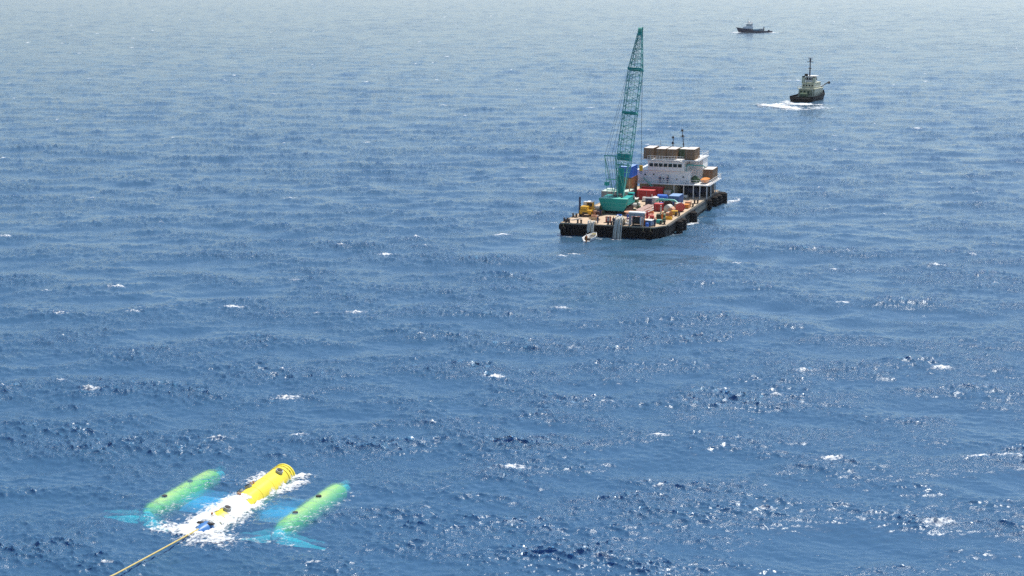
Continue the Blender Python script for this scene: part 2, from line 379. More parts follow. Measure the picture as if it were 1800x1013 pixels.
# haze: one closed box of thin air round everything
HAZE = 0.00004
hz = MB().box(-21000, 21000, -21000, 21000, -15.6, 56)
m = bpy.data.materials.new('haze_air'); m.use_nodes = True; m.node_tree.nodes.clear()
ho = m.node_tree.nodes.new('ShaderNodeOutputMaterial'); pv = m.node_tree.nodes.new('ShaderNodeVolumePrincipled')
pv.inputs['Color'].default_value = (0.86, 0.92, 1.0, 1); pv.inputs['Density'].default_value = HAZE; pv.inputs['Anisotropy'].default_value = 0.3
m.node_tree.links.new(pv.outputs[0], ho.inputs['Volume'])
hz.build('haze', m, kind='stuff')
#@@REST@@
# ------------------------------------------------------------------ the barge
BO = Vector((10.5, 327.0, 0)); BH = R(18.5); BRZ = -BH
EU = Vector((math.cos(BH), -math.sin(BH), 0)); EV = Vector((math.sin(BH), math.cos(BH), 0))
BW, BL, DZ = 22.8, 65.0, 2.6
def B(u, v, z=DZ + 0.02): return BO + EU*u + EV*v + Vector((0,0,z))
def bt(name, label, cat, u, v, z=DZ+0.02, a=0, group=None): return thing(name, label, cat, B(u,v,z), BRZ + R(a), group)

barge = thing('work_barge', 'long flat black work barge with tan deck and white deckhouse at its far end', 'barge', tuple(BO), BRZ)
h = MB(); top = [(0,0),(20.8,0),(BW,3.2),(BW,BL-2),(BW-2,BL),(2,BL),(0,BL-2)]
h.prism([(0.3,1.2),(20.6,1.2),(22.6,3.9),(22.6,BL-3),(BW-2.4,BL-1.5),(2.4,BL-1.5),(0.3,BL-3)], -1.6, 0.3, [(0.02,0.3),(20.7,0.3),(22.78,3.3),(22.78,BL-2.1),(BW-2,BL-0.1),(2,BL-0.1),(0.02,BL-2.1)])
h.prism([(x*0.998+0.02,y*0.999+0.03) for x,y in top], 0.3, DZ-0.06)
h.build('hull', mm('black'), barge)
MB().prism([(0.12,0.12),(20.72,0.12),(BW-0.14,3.3),(BW-0.14,BL-2.1),(BW-2.1,BL-0.14),(2.1,BL-0.14),(0.12,BL-2.1)], DZ-0.05, DZ).build('deck', mm('deck'), barge)
for k in range(len(top)):
    a, b = Vector((*top[k],0)), Vector((*top[(k+1)%len(top)],0)); d = (b-a).normalized(); nrm = Vector((d.y,-d.x,0))
    e = MB(); q = [a, b, b-nrm*0.16-d*0.05, a-nrm*0.16+d*0.05]; e.prism([(p.x,p.y) for p in q], DZ-0.12, DZ+0.14); e.build('deck_edge', mm('deckrail'), barge)
# pale vertical ribs down the starboard side
for k in range(46):
    v = 6 + k*1.22
    MB().box(BW, BW+0.14, v, v+0.2, 0.55, DZ-0.14).build('side_rib', mm('hose' if 8 < k < 14 or 22 < k < 36 else 'hullside'), barge)
for v0, v1 in ((5, 64),): MB().box(BW-0.02, BW+0.22, v0, v1, DZ-0.42, DZ-0.13).build('rubbing_strake', mm('hullside'), barge)
MB().box(0.5, 20.4, -0.2, -0.003, DZ-0.62, DZ-0.22).build('bow_strake', mm('rubber'), barge)
def bollard(u, v, s=1.0):
    b = MB()
    for du in (-0.38, 0.38): b.tube([(u+du*s,v,DZ),(u+du*s,v,DZ+0.75*s)], 0.2*s, 8); b.tube([(u+du*s,v,DZ+0.75*s),(u+du*s,v,DZ+0.9*s)], 0.28*s, 8)
    b.box(u-0.75*s,u+0.75*s,v-0.3,v+0.3,DZ,DZ+0.1); b.build('bollard', mm('dark'), barge)
for u, v in ((0.6,2.4),(1.5,0.6),(0.7,9),(4.2,0.6),(11.0,0.6),(12.3,0.6),(21.6,5.3),(22.1,18),(22.1,33),(22.1,38.5),(22.1,50),(0.6,22)): bollard(u, v)
# deckhouse, storey by storey
def ring_rail(name, x0, x1, y0, y1, z, sides='fblr', m='white2', hgt=1.05, gap=1.5):
    r = MB(); segs = dict(f=((x0,y0),(x1,y0)), b=((x0,y1),(x1,y1)), l=((x0,y0),(x0,y1)), r=((x1,y0),(x1,y1)))
    for c in sides:
        (ax,ay),(bx,by) = segs[c]; n = max(1, round(math.hypot(bx-ax,by-ay)/gap))
        for k in range(n+1):
            t = k/n; r.tube([(ax+(bx-ax)*t,ay+(by-ay)*t,z),(ax+(bx-ax)*t,ay+(by-ay)*t,z+hgt)], 0.05, 5)
        for q in (1, 0.55): r.tube([(ax,ay,z+hgt*q),(bx,by,z+hgt*q)], 0.045, 5)
    return r.build(name, mm(m), barge)
MB().box(5.5, 14.8, 50.0, 60, DZ, 5.78).build('lower_wall', mm('cream'), barge)
MB().box(14.9, 22.3, 56.0, 60, DZ, 5.78).build('shaded_recess_wall', mm('dark'), barge)  # near-black colour stands in for the shade under the boat deck
dr = MB().box(15.1, 16.3, 55.9, 55.99, DZ, 4.9).build('door', mm('navy'), barge)
MB().box(16.0, 16.15, 55.85, 55.9, 3.6, 3.75).build('handle', mm('steel'), dr)
MB().box(3.6, 23.6, 46.6, 62, 5.8, 6.02).build('boat_deck', mm('white'), barge)
for u in (4.2, 9.5, 14.8, 17.2, 19.6, 21.2, 22.9): MB().tube([(u,47.0,DZ),(u,47.0,5.8)], 0.12, 8).build('pillar', mm('white2'), barge)
for u in (17.2, 22.9):
    for v in (52, 58): MB().tube([(u,v,DZ),(u,v,5.8)], 0.12, 8).build('pillar', mm('white2'), barge)
MB().box(5.3, 18.4, 48.2, 60, 6.03, 8.9, 0.05).build('middle_wall', mm('white'), barge)
MB().box(5.1, 18.7, 48.0, 60.2, 8.91, 9.04).build('bridge_deck', mm('white'), barge)
MB().box(8.0, 17.0, 47.6, 56, 9.05, 11.3, 0.06).build('wheelhouse_wall', mm('white'), barge)
MB().box(7.8, 17.2, 47.3, 56.2, 11.31, 11.5, 0.04).build('wheelhouse_roof', mm('white2'), barge)
for k in range(7):
    u = 8.45 + k*1.185
    f = MB().box(u-0.08, u+1.0, 47.53, 47.598, 9.93, 10.88).build('window', mm('white2'), barge)
    MB().box(u, u+0.92, 47.49, 47.527, 10.0, 10.8).build('pane', mm('glass'), f)
for v in (49.2, 51.2, 53.2):
    f = MB().box(17.0, 17.07, v, v+1.3, 9.93, 10.88).build('window', mm('white2'), barge)
    MB().box(17.073, 17.1, v+0.08, v+1.2, 10.0, 10.8).build('pane', mm('glass'), f)
for u, z in ((7.3,7.9),(9.4,8.0),(11.0,7.1),(11.9,7.0),(13.0,7.7),(15.2,7.0),(16.8,7.6)):
    MB().tube([(u,48.12,z),(u,48.19,z)], 0.2, 10).build('porthole', mm('glass'), barge)
MB().box(17.02, 20.4, 54, 60, 6.03, 11.3).build('aft_house', mm('white'), barge)
MB().box(17.6, 18.3, 53.9, 53.99, 6.03, 8.0).build('door', mm('navy'), barge)
MB().box(6.3, 20.6, 47.9, 60.5, 11.55, 11.78).build('top_deck', mm('white'), barge)
MB().box(9.0, 16, 47.2, 47.9, 11.55, 11.7).build('awning', mm('white2'), barge)
ring_rail('railing', 8.0, 16.8, 47.4, 60, 11.55, 'f', gap=0.75)
ring_rail('railing', 6.4, 20.5, 48.0, 60.4, 11.78, 'lbr')
ring_rail('railing', 3.7, 23.5, 46.7, 61.9, 6.02, 'flbr')
for s in (0, 1):
    MB().tube([(17.3+0.5*s,47.2,6.05),(18.6+0.5*s,52.5,8.95)], 0.06, 5).build('stair_rail', mm('white2'), barge)
for k in range(9):
    t = (k+0.5)/9; MB().box(17.3+1.3*t, 17.85+1.3*t, 47.1+5.3*t, 47.4+5.3*t, 6.05+2.9*t, 6.1+2.9*t).build('stair_tread', mm('steel'), barge)
d = MB(); d.tube([(17.6,47.9,9.05),(17.6,47.9,10.4),(18.2,47.9,10.7),(21.8,47.9,10.55),(22.2,47.9,10.2)], 0.14, 6); d.build('davit', mm('teal'), barge)
def mast(u, v, z0, z1, yards, lean=0):
    t = MB(); t.tube([(u,v,z0),(u-lean,v,z1)], [0.16,0.07], 6)
    for z, wd in yards:
        q = u - lean*(z-z0)/(z1-z0); t.tube([(q-wd,v,z),(q+wd,v,z)], 0.06, 5)
    t.build('mast', mm('dark'), barge)
    for z, wd in yards[:2]:
        q = u - lean*(z-z0)/(z1-z0); MB().ball((q,v-0.25,z+0.25), 0.3).build('mast_lamp', mm('dark'), barge)
mast(15.3, 56, 11.78, 18.6, ((18.0,0.5),(16.6,0.7),(14.8,0.4)), 0.7)
mast(12.3, 56, 11.78, 16.6, ((16.2,0.35),(14.8,0.5)), -0.1)
MB().tube([(9.0,57,11.78),(9.0,57,15.6)], 0.06, 5).build('antenna', mm('steel'), barge)

# fenders along the starboard side and at the stern corner
F0 = None
for i, (v, hz_, rad, lab) in enumerate(((12.5,1.25,0.75,'black rubber fender hanging on barge side nearest the front corner'),(15.5,1.35,0.85,'second large black fender from the front on barge side'),
      (26.5,1.35,0.9,'single fat black fender halfway along the barge side'),(47,1.4,0.6,'slim black fender on barge side just before the pillared shelter'),
      (53,1.4,0.75,'bulky black fender beside the pillared shelter on barge side'),(56.5,1.5,0.95,'huge black fender last but one towards the stern corner'),(61,1.6,1.15,'largest black fender at the far stern corner of the barge'))):
    t = bt('hanging_fender', lab, 'fender', BW+0.28+rad, v, 0.2, 0, 'fenders hanging on the barge side')
    MB().tube([(0,0,-0.7),(0,0,-0.45),(0,0,2.1),(0,0,2.4)], [rad*0.5,rad,rad,rad*0.5], 12).build('fender_body', mm('rubber'), t, smooth=True)
    MB().tube([(0,0,2.4),(-rad,0,2.62)], 0.05, 5).build('chain', mm('dark'), t)
    for z in (0.0, 0.8, 1.6): MB().torus((0,0,z), (0,0,1), rad, 0.08, 12, 5).build('hoop', mm('dark'), t)
tyre_spots = [(-0.42, 1.5, 1.6,'upper worn tyre at the near left corner of the barge'), (-0.42, 3.4, 0.9,'lower tyre around the near left corner of the barge'), (0.9, -0.62, 1.3,'tyre on barge front beside the left corner'),
              (18.7,-0.62,1.2,'tyre hanging on barge front right of the white winch frame'),(20.3,-0.62,1.3,'tyre on barge front nearest the chamfered right corner')]
for u, v, z, lab in tyre_spots:
    t = bt('tyre_fender', lab, 'tyre', u, v, z, 0, 'tyres hanging on the barge hull')
    MB().torus((0,0,0), (1,0,0) if u < 0 else (0,1,0), 0.5, 0.2, 14, 7).build('tyre', mm('rubber'), t, smooth=True)
    MB().tube([(0,0,0.5),(0.15 if u<0 else 0,0.15 if u>0 else 0,DZ-z)], 0.04, 5).build('rope', mm('rope'), t)

# ------------------------------------------------------------------ containers
def container(label, u, v, z, wd=2.44, ln=6.06, ht=2.59, body='brown', roof='roofsunlit', a=0, cat='container', group=None):
    t = bt('shipping_container', label, cat, u, v, z, a, group)
    b = MB().box(0.06, wd-0.06, 0.06, ln-0.06, 0.1, ht-0.06)
    n = int(ln/0.28)                                   # corrugated long sides
    for k in range(n):
        y = 0.15 + k*(ln-0.3)/n
        for x0, x1 in ((0.03,0.06),(wd-0.06,wd-0.03)): b.box(x0, x1, y, y+0.14, 0.18, ht-0.16)
    b.build('body', mm(body), t)
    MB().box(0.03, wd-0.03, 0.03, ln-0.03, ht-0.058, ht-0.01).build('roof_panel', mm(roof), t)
    f = MB()
    for x in (0, wd-0.12):
        for y in (0, ln-0.12): f.box(x, x+0.12, y, y+0.12, 0, ht)
        f.box(x, x+0.12, 0.12, ln-0.12, 0, 0.14); f.box(x, x+0.12, 0.12, ln-0.12, ht-0.12, ht-0.002)
    for y in (0, ln-0.12): f.box(0.12, wd-0.12, y, y+0.12, 0, 0.14); f.box(0.12, wd-0.12, y, y+0.12, ht-0.12, ht-0.002)
    f.build('frame', mm(body), t)
    for x0, x1 in ((0.16, wd/2-0.02), (wd/2+0.02, wd-0.16)):
        dd = MB().box(x0, x1, 0.02, 0.058, 0.18, ht-0.16).build('door', mm(body), t)
        MB().tube([(x0+0.3,0.0,0.2),(x0+0.3,0.0,ht-0.2)], 0.03, 5).build('locking_bar', mm('steel'), dd)
    return t
g = 'brown containers on the deckhouse roof'
container('brown container with sunlit pale roof at left end of the deckhouse roof row', 6.8, 48.3, 11.8, group=g)
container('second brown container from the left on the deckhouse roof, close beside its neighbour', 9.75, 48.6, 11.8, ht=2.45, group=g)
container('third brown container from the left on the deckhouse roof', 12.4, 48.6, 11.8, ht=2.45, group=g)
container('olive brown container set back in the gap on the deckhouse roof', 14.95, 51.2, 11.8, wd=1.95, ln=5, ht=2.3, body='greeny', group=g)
container('brown container with sunlit pale roof at right end of the deckhouse roof row', 17.05, 48.3, 11.8, group=g)
container('lone brown container with sunlit pale roof on the right side boat deck', 20.6, 53.6, 6.45, group=g)
container('grey container with pale green roof behind the crane', -0.1, 34.5, DZ+0.03, wd=2.44*2.7, ln=6.06, ht=2.59, body='grey', roof='greenroof')
container('brown container at the bottom of the three high stack behind the crane', 3.1, 41.2, DZ+0.02, body='brown', roof='brown')
container('rusty orange container in the middle of the stack behind the crane', 3.2, 41.2, DZ+2.63, body='rust', roof='rust')
container('bright blue container topping the stack behind the crane', 2.5, 41.0, DZ+5.24, wd=3.1, body='bluet', roof='bluepale')
container('red container in front of the white deckhouse', 7.0, 41.0, DZ+0.03, wd=4.2, ln=2.6, ht=2.3, body='red', roof='redp')
container('long red container behind another red container by the deckhouse', 7.4, 44.3, DZ+0.03, wd=5.2, ln=2.2, ht=2.7, body='red', roof='redp')
container('blue container with pale blue roof beside the green pipes', 16.3, 34.0, DZ+0.03, wd=2.6, ln=5.0, ht=2.2, body='blue', roof='bluepale')
container('small red box container in the middle of the cluttered deck', 15.3, 23.5, DZ+0.03, wd=1.9, ln=2.2, ht=1.7, body='red', roof='redp')

# ------------------------------------------------------------------ crawler crane
CU, CV = 7.5, 20.0
cr = bt('crawler_crane', 'tall teal crawler crane with raised lattice boom standing on the barge deck', 'crane', CU, CV)
for s in (-1, 1):
    t = MB(); pr = [(-3.6,0.5),(-3.3,0.12),(3.3,0.12),(3.6,0.5),(3.6,0.9),(3.2,1.25),(-3.2,1.25),(-3.6,0.9)]
    vs = [(s*2.6-0.45,y,z-0.1) for y,z in pr] + [(s*2.6+0.45,y,z-0.1) for y,z in pr]
    t.add(vs, [tuple(range(8)), tuple(range(8,16))[::-1]] + [(i,i+8,(i+1)%8+8,(i+1)%8) for i in range(8)])
    tr_ = t.build('crawler_track', mm('track'), cr)
    for k in range(12): MB().box(s*2.6-0.5, s*2.6+0.5, -3.2+k*0.55, -2.9+k*0.55, 1.151, 1.22).build('track_shoe', mm('track'), tr_)
MB().box(-2.15, 2.15, -1.6, 1.6, 0.4, 1.3).build('undercarriage', mm('track'), cr)
MB().tube([(0,0,1.3),(0,0,1.75)], 1.2, 16).build('slew_ring', mm('dark'), cr)
MB().box(-1.5, 1.5, -2.2, 4.2, 1.76, 2.5).build('turntable_frame', mm('teal'), cr)
cw = MB(); y0, y1 = -3.7, -2.25
cw.add([(-2.5,y0,0.75),(2.6,y0,0.75),(2.6,y1,0.75),(-2.5,y1,0.75),(-3.3,y0,3.45),(3.35,y0,3.45),(3.35,y1,3.45),(-3.3,y1,3.45)], [(3,2,1,0),(4,5,6,7),(0,1,5,4),(1,2,6,5),(2,3,7,6),(3,0,4,7)])
cwo = cw.build('counterweight', mm('teal'), cr)
MB().box(-3.25, 3.3, y0+0.02, y1-0.02, 3.452, 3.53).build('counterweight_top', mm('tealp'), cwo)
for z in (1.6, 2.5): MB().box(-3.0, 3.0, y0-0.03, y0-0.003, z, z+0.05).build('weld_seam', mm('tealp'), cwo)
for s in (-1, 1): MB().box(s*2.3-0.75, s*2.3+0.75, -2.1, 3.2, 1.8, 3.5, 0.06).build('engine_housing' if s < 0 else 'winch_housing', mm('teal'), cr)
cab = MB().box(1.7, 3.0, 3.3, 5.0, 1.7, 4.0, 0.08).build('cab', mm('teal'), cr)
for a_ in ((1.85,2.85,5.005,5.03,2.3,3.8),(3.005,3.03,3.5,4.8,2.4,3.8),(1.85,2.85,3.27,3.295,2.6,3.8)): MB().box(*a_).build('window', mm('glass'), cab)
for y in (-1.2, 0.4, 1.6):
    MB().tube([(-1.2,y,3.1),(1.2,y,3.1)], 0.5, 12).build('winch_drum', mm('tealp' if y < 0 else 'dark'), cr)
FT = Vector((0.0, 2.2, 2.6)); TIP = Vector((2.15, 11.5, 41.2))        # boom foot pins and sheave head
def lattice(name, a, b, w0, w1, d0, d1, n, parent, m='lattice', rc=0.10, rl=0.055):
    a, b = Vector(a), Vector(b); ax = (b-a).normalized(); sx = Vector((1,0,0)); sx = (sx - ax*sx.dot(ax)).normalized(); sy = ax.cross(sx)
    P4 = []
    for k in range(n+1):
        t = k/n; c = a.lerp(b,t); w_, d_ = (w0+(w1-w0)*t)/2, (d0+(d1-d0)*t)/2
        P4.append([c+sx*w_+sy*d_, c-sx*w_+sy*d_, c-sx*w_-sy*d_, c+sx*w_-sy*d_])
    for j in range(4): MB().tube([P4[0][j],P4[-1][j]], rc, 6).build('boom_chord' if 'boom' in name else 'leg', mm(m), parent)
    for k in range(n):
        L_ = MB()
        for j in range(4):
            j2 = (j+1)%4; L_.tube([P4[k][j if k%2 else j2], P4[k+1][j2 if k%2 else j]], rl, 4, False); L_.tube([P4[k][j],P4[k][j2]], rl, 4, False)
        L_.build('boom_lacing', mm(m), parent)
    return P4
bd = (TIP-FT)
cuts = [0, 0.20, 0.215, 0.52, 0.535, 0.76, 0.775, 0.965]
pt = lambda t: FT + bd*t
sec = [(0.0,0.2,1.0,3.0,0.5,2.2,5),(0.2,0.50,3.0,3.0,2.2,2.2,8),(0.50,0.76,3.0,3.0,2.2,2.1,7),(0.76,0.965,3.0,1.0,2.1,0.9,7)]
boom = MB().tube([pt(0.2)-Vector((1.5,0,0)), pt(0.2)+Vector((1.5,0,0))], 0.18, 6).build('boom', mm('teal'), cr)
for a_,b_,w0,w1,d0,d1,n in sec: lattice('boom', pt(a_), pt(b_), w0, w1, d0, d1, n, boom)
axd = bd.normalized(); sxd = (Vector((1,0,0))-axd*axd.x).normalized(); syd = axd.cross(sxd)
for t_, wd_ in ((0.50,1.58),(0.76,1.58),(0.755,1.55),(0.505,1.55)):
    fr_ = MB(); c = pt(t_); q = [c+sxd*wd_+syd*1.15, c-sxd*wd_+syd*1.15, c-sxd*wd_-syd*1.15, c+sxd*wd_-syd*1.15]
    for j in range(4): fr_.tube([q[j],q[(j+1)%4]], 0.13, 6)
    fr_.build('boom_joint', mm('teal'), boom)
def obox(c, hx, hy, hz_, m, name, par):
    vs = [c+sxd*(x*hx)+syd*(y*hy)+axd*(z*hz_) for z in (-1,1) for x,y in ((-1,-1),(1,-1),(1,1),(-1,1))]
    return MB().add(vs, [(3,2,1,0),(4,5,6,7),(0,1,5,4),(1,2,6,5),(2,3,7,6),(3,0,4,7)]).build(name, mm(m), par)
obox(pt(0.245), 1.55, 0.5, 0.75, 'teal', 'boom_stiffener', boom)
obox(pt(0.978), 0.5, 0.45, 0.85, 'teal', 'boom_head', boom)
for s in (-0.3, 0, 0.3): MB().tube([pt(0.985)+sxd*(s-0.08)-syd*0.4, pt(0.985)+sxd*(s+0.08)-syd*0.4], 0.55, 12).build('sheave', mm('tealp'), boom)
MB().tube([pt(0.99), pt(1.0)+sxd*0.5+axd*0.2], 0.16, 6).build('boom_tip_jib', mm('tealp'), boom)
# gantry (A-frame) behind the boom and its ropes
GT = Vector((-1.6, -1.0, 12.9)); gan = MB().tube([GT-Vector((1.3,0,0)), GT+Vector((1.9,0,0))], 0.13, 6).build('gantry', mm('teal'), cr)
for s in (-1.2, 1.3):
    MB().tube([(s*1.0-0.5,-2.0,3.3),(GT.x+s*0.95,GT.y,GT.z)], 0.07, 6).build('gantry_leg', mm('tealp'), gan)
    MB().tube([(s*1.1,3.0,2.6),(GT.x+s*0.95,GT.y,GT.z)], 0.08, 6).build('gantry_leg', mm('tealp'), gan)
for z in (5.2, 7.6): 
    t = (z-3.3)/(GT.z-3.3); MB().tube([(-1.7-1.0*t,-1.9+t,z),(0.8-0.9*t,-1.9+t,z)], 0.12, 6).build('gantry_crossbar', mm('tealp'), gan)
MB().box(-2.5,-1.5,-1.9,-1.2,6.2,7.0).build('hoist_block', mm('teal'), gan)
MB().box(-0.2,1.0,1.8,2.6,4.0,9.8).build('boom_backstop', mm('teal'), cr)
for s in (-0.75, 0.75): MB().tube([(s*1.7+0.6,-1.5,3.4),(s+0.9,3.2,11.0)], 0.11, 6).build('backstop_strut', mm('tealp'), cr)
for s in (-1.1,-0.5,0.5,1.2): MB().tube([GT+Vector((s,0,0)), pt(0.95)+sxd*s*0.35-syd*0.4], 0.035, 4).build('pendant_rope', mm('cable'), cr)
for s in (-1.2,-0.6,0.1,0.8,1.4): MB().tube([(s*0.6,-1.2,3.5), GT+Vector((s,0,0))], 0.04, 4).build('luffing_rope', mm('cable'), cr)
hk = pt(1.0)+sxd*0.5
MB().tube([hk, (hk.x+0.1, hk.y, 9.5)], 0.05, 4).build('hoist_rope', mm('cable'), cr)
hb = MB().box(hk.x-0.3,hk.x+0.5,hk.y-0.2,hk.y+0.2,8.2,9.5,0.05).build('hook_block', mm('yellow'), cr)
MB().torus((hk.x+0.1,hk.y,7.9),(0,1,0),0.28,0.08,10,5).build('hook', mm('dark'), hb)
for s in (-1, 1): MB().tube([pt(0.96)+sxd*0.3*s, (s*0.4, 0.5, 3.6)], 0.035, 4).build('hoist_line', mm('cable'), cr)

# ------------------------------------------------------------------ deck machinery
t = bt('mobile_crane', 'yellow wheeled machine with white cab top and black post, front left of deck', 'machine', 2.7, 12.0)
MB().box(-1.35,1.35,-1.6,1.9,0.55,1.5,0.08).build('chassis', mm('yellow'), t)
MB().box(-1.2,0.5,-1.4,0.6,1.5,2.3,0.08).build('engine_cover', mm('yellow'), t)
c = MB().box(-0.2,1.2,0.3,1.8,1.5,3.0,0.08).build('cab', mm('yellow'), t)
MB().box(-0.25,1.25,0.25,1.85,3.0,3.2,0.04).build('roof', mm('white2'), c); MB().box(-0.05,1.05,0.27,0.298,2.1,2.85).build('window', mm('glass'), c)
MB().box(-1.1,-0.2,0.7,1.6,1.5,3.1,0.08).build('counterweight', mm('white2'), t)
MB().tube([(-1.75,0.2,0.4),(-1.75,0.2,4.2)], [0.28,0.22], 8).build('post', mm('navy'), t)
for x in (-1.25, 1.25):
    for y in (-1.0, 1.2):
        wh = MB().tube([(x-0.2,y,0.55),(x+0.2,y,0.55)], 0.55, 14).build('wheel', mm('rubber'), t); MB().tube([(x-0.22,y,0.55),(x+0.22,y,0.55)], 0.22, 10).build('rim', mm('yellow'), wh)
MB().tube([(-0.6,-1.7,0.8),(0.6,-1.7,0.8)], 0.18, 8).build('bumper', mm('dark'), t)

def winch(label, u, v, m='greeny', s=1.0, a=0, drum='hose', group='deck winches and reels'):
    t = bt('deck_winch', label, 'winch', u, v, a=a, group=group)
    MB().box(-1.0*s,1.0*s,-0.7*s,0.7*s,0,0.18).build('base', mm(m), t)
    for x in (-0.95*s, 0.82*s): MB().add([(x,-0.6*s,0.18),(x,0.6*s,0.18),(x,0.25*s,1.5*s),(x,-0.25*s,1.5*s),(x+0.13*s,-0.6*s,0.18),(x+0.13*s,0.6*s,0.18),(x+0.13*s,0.25*s,1.5*s),(x+0.13*s,-0.25*s,1.5*s)], [(0,1,2,3),(7,6,5,4),(0,4,5,1),(1,5,6,2),(2,6,7,3),(3,7,4,0)]).build('side_frame', mm(m), t)
    dm = MB().tube([(-0.7*s,0,1.0*s),(0.7*s,0,1.0*s)], 0.5*s, 14).build('drum', mm(drum), t)
    for x in (-0.76*s, 0.7*s): MB().tube([(x,0,1.0*s),(x+0.07*s,0,1.0*s)], 0.75*s, 14).build('flange', mm(m), dm)
    MB().box(1.0*s,1.5*s,-0.3*s,0.3*s,0.18,0.8*s,0.03).build('motor', mm(m), t)
    return t
def reel(label, u, v, m='salmon', r=1.2, wd=0.9, a=0, flat=True):
    t = bt('cable_reel', label, 'reel', u, v, a=a, group='cable reels on deck')
    if flat:
        MB().tube([(0,0,0),(0,0,0.1)], r, 20).build('flange', mm(m), t); MB().tube([(0,0,0.1),(0,0,wd)], r*0.75, 18).build('cable', mm('pink'), t)
        fl = MB().tube([(0,0,wd),(0,0,wd+0.1)], r, 20).build('flange', mm(m), t); MB().tube([(0,0,wd+0.1),(0,0,wd+0.12)], r*0.18, 10).build('hub', mm('dark'), fl)
    else:
        for x in (-wd/2, wd/2): MB().tube([(x-0.05,0,r),(x+0.05,0,r)], r, 20).build('flange', mm(m), t)
        MB().tube([(-wd/2,0,r),(wd/2,0,r)], r*0.7, 18).build('cable', mm('dark'), t)
        MB().box(-wd/2-0.2,wd/2+0.2,-r*0.7,r*0.7,-0.0,0.06).build('cradle', mm('dark'), t)
    return t
def genset(label, u, v, m, roof, wd=1.8, ln=2.6, ht=1.6, a=0, name='generator_set', cat='generator'):
    t = bt(name, label, cat, u, v, a=a)
    MB().box(-wd/2,wd/2,-ln/2,ln/2,0,0.15).build('skid', mm('dark'), t)
    MB().box(-wd/2+0.05,wd/2-0.05,-ln/2+0.05,ln/2-0.05,0.15,ht-0.05,0.06).build('housing', mm(m), t)
    MB().box(-wd/2,wd/2,-ln/2,ln/2,ht-0.05,ht+0.03,0.03).build('lid', mm(roof), t)
    for k in range(4): MB().box(-wd/2+0.2,wd/2-0.2,-ln/2+0.0,-ln/2+0.047,0.4+k*0.22,0.5+k*0.22).build('louvre', mm('dark'), t)
    MB().tube([(wd*0.25,ln*0.25,ht),(wd*0.25,ln*0.25,ht+0.5)], 0.08, 6).build('exhaust', mm('dark'), t)
    return t
def tank(label, u, v, m, r=0.6, ln=2.2, a=0, upright=False, lid=None):
    t = bt('storage_tank', label, 'tank', u, v, a=a, group='tanks and drums standing on deck')
    if upright:
        MB().tube([(0,0,0),(0,0,ln*0.9),(0,0,ln)], [r,r,r*0.4], 16).build('tank_shell', mm(m), t, smooth=True)
        MB().tube([(0,0,ln),(0,0,ln+0.12)], r*0.25, 10).build('cap', mm(lid or 'dark'), t)
        for z in (0.25*ln, 0.65*ln): MB().torus((0,0,z),(0,0,1),r,0.04,16,5).build('band', mm(m), t)
    else:
        MB().tube([(-ln/2,0,r+0.2),(-ln/2+0.2,0,r+0.2),(ln/2-0.2,0,r+0.2),(ln/2,0,r+0.2)], [r*0.5,r,r,r*0.5], 16).build('tank_shell', mm(m), t, smooth=True)
        for x in (-ln*0.3, ln*0.3): MB().box(x-0.1,x+0.1,-r*0.9,r*0.9,0,r*0.8).build('saddle', mm('dark'), t)
    return t
def pipe_stack(label, u, v, m, n=6, r=0.11, ln=5, a=0, name='pipe_bundle', cat='pipes'):
    t = bt(name, label, cat, u, v, a=a)
    for k in range(n):
        row = 0 if k < n*0.6 else 1; i = k if row == 0 else k-int(math.ceil(n*0.6)); x = (i+0.5*row)*2.1*r*1.3
        MB().tube([(x,-ln/2+random.uniform(-.3,.3),0.12+r+row*r*1.9),(x+random.uniform(-.05,.05),ln/2+random.uniform(-.3,.3),0.12+r+row*r*1.9)], r, 7).build('pipe', mm(m), t)
    for y in (-ln*0.3, ln*0.3): MB().box(-0.2,n*0.6*2.8*r,y-0.07,y+0.07,0,0.12).build('bearer', mm('wood'), t)
    return t
def rope_coil(label, u, v, m='rope', r=0.7, n=4):
    t = bt('rope_coil', label, 'rope', u, v, group='rope coils lying on deck')
    for k in range(n): MB().torus((random.uniform(-.06,.06),random.uniform(-.06,.06),0.1+k*0.15),(0,0,1),r-0.05*k,0.09,18,6).build('turn', mm(m), t)
    return t
def crate(label, u, v, m, wd=1.2, ln=1.2, ht=0.9, a=0):
    t = bt('deck_crate', label, 'crate', u, v, a=a, group='small crates on deck')
    MB().box(-wd/2+.03,wd/2-.03,-ln/2+.03,ln/2-.03,0.1,ht).build('crate_body', mm(m), t)
    for x in (-wd/2, wd/2-0.08):
        for y in (-ln/2, ln/2-0.08): MB().box(x,x+.08,y,y+.08,0,ht+.03).build('corner_post', mm('wood'), t)
    return t
winch('dark green winch behind the yellow machine at the deck left edge', 4.0, 15.5, 'greeny', 1.2)
rope_coil('tan rope coil beside the left crane track', 5.1, 9.6, 'salmon', 0.8)
tank('rusty brown drum standing left of the crane', 4.4, 12.4, 'salmon', 0.5, 1.3, upright=True)
tank('dark red drum beside the rusty one left of the crane', 5.2, 12.0, 'track', 0.45, 1.2, upright=True)
pipe_stack('short timber planks lying in front of the crane', 5.8, 6.5, 'wood', 4, 0.12, 2.6, 60, 'timber_stack', 'timber')
crate('pale crate left of the crane near the deck edge', 3.0, 18.2, 'hose', 1.4, 1.0, 1.0)
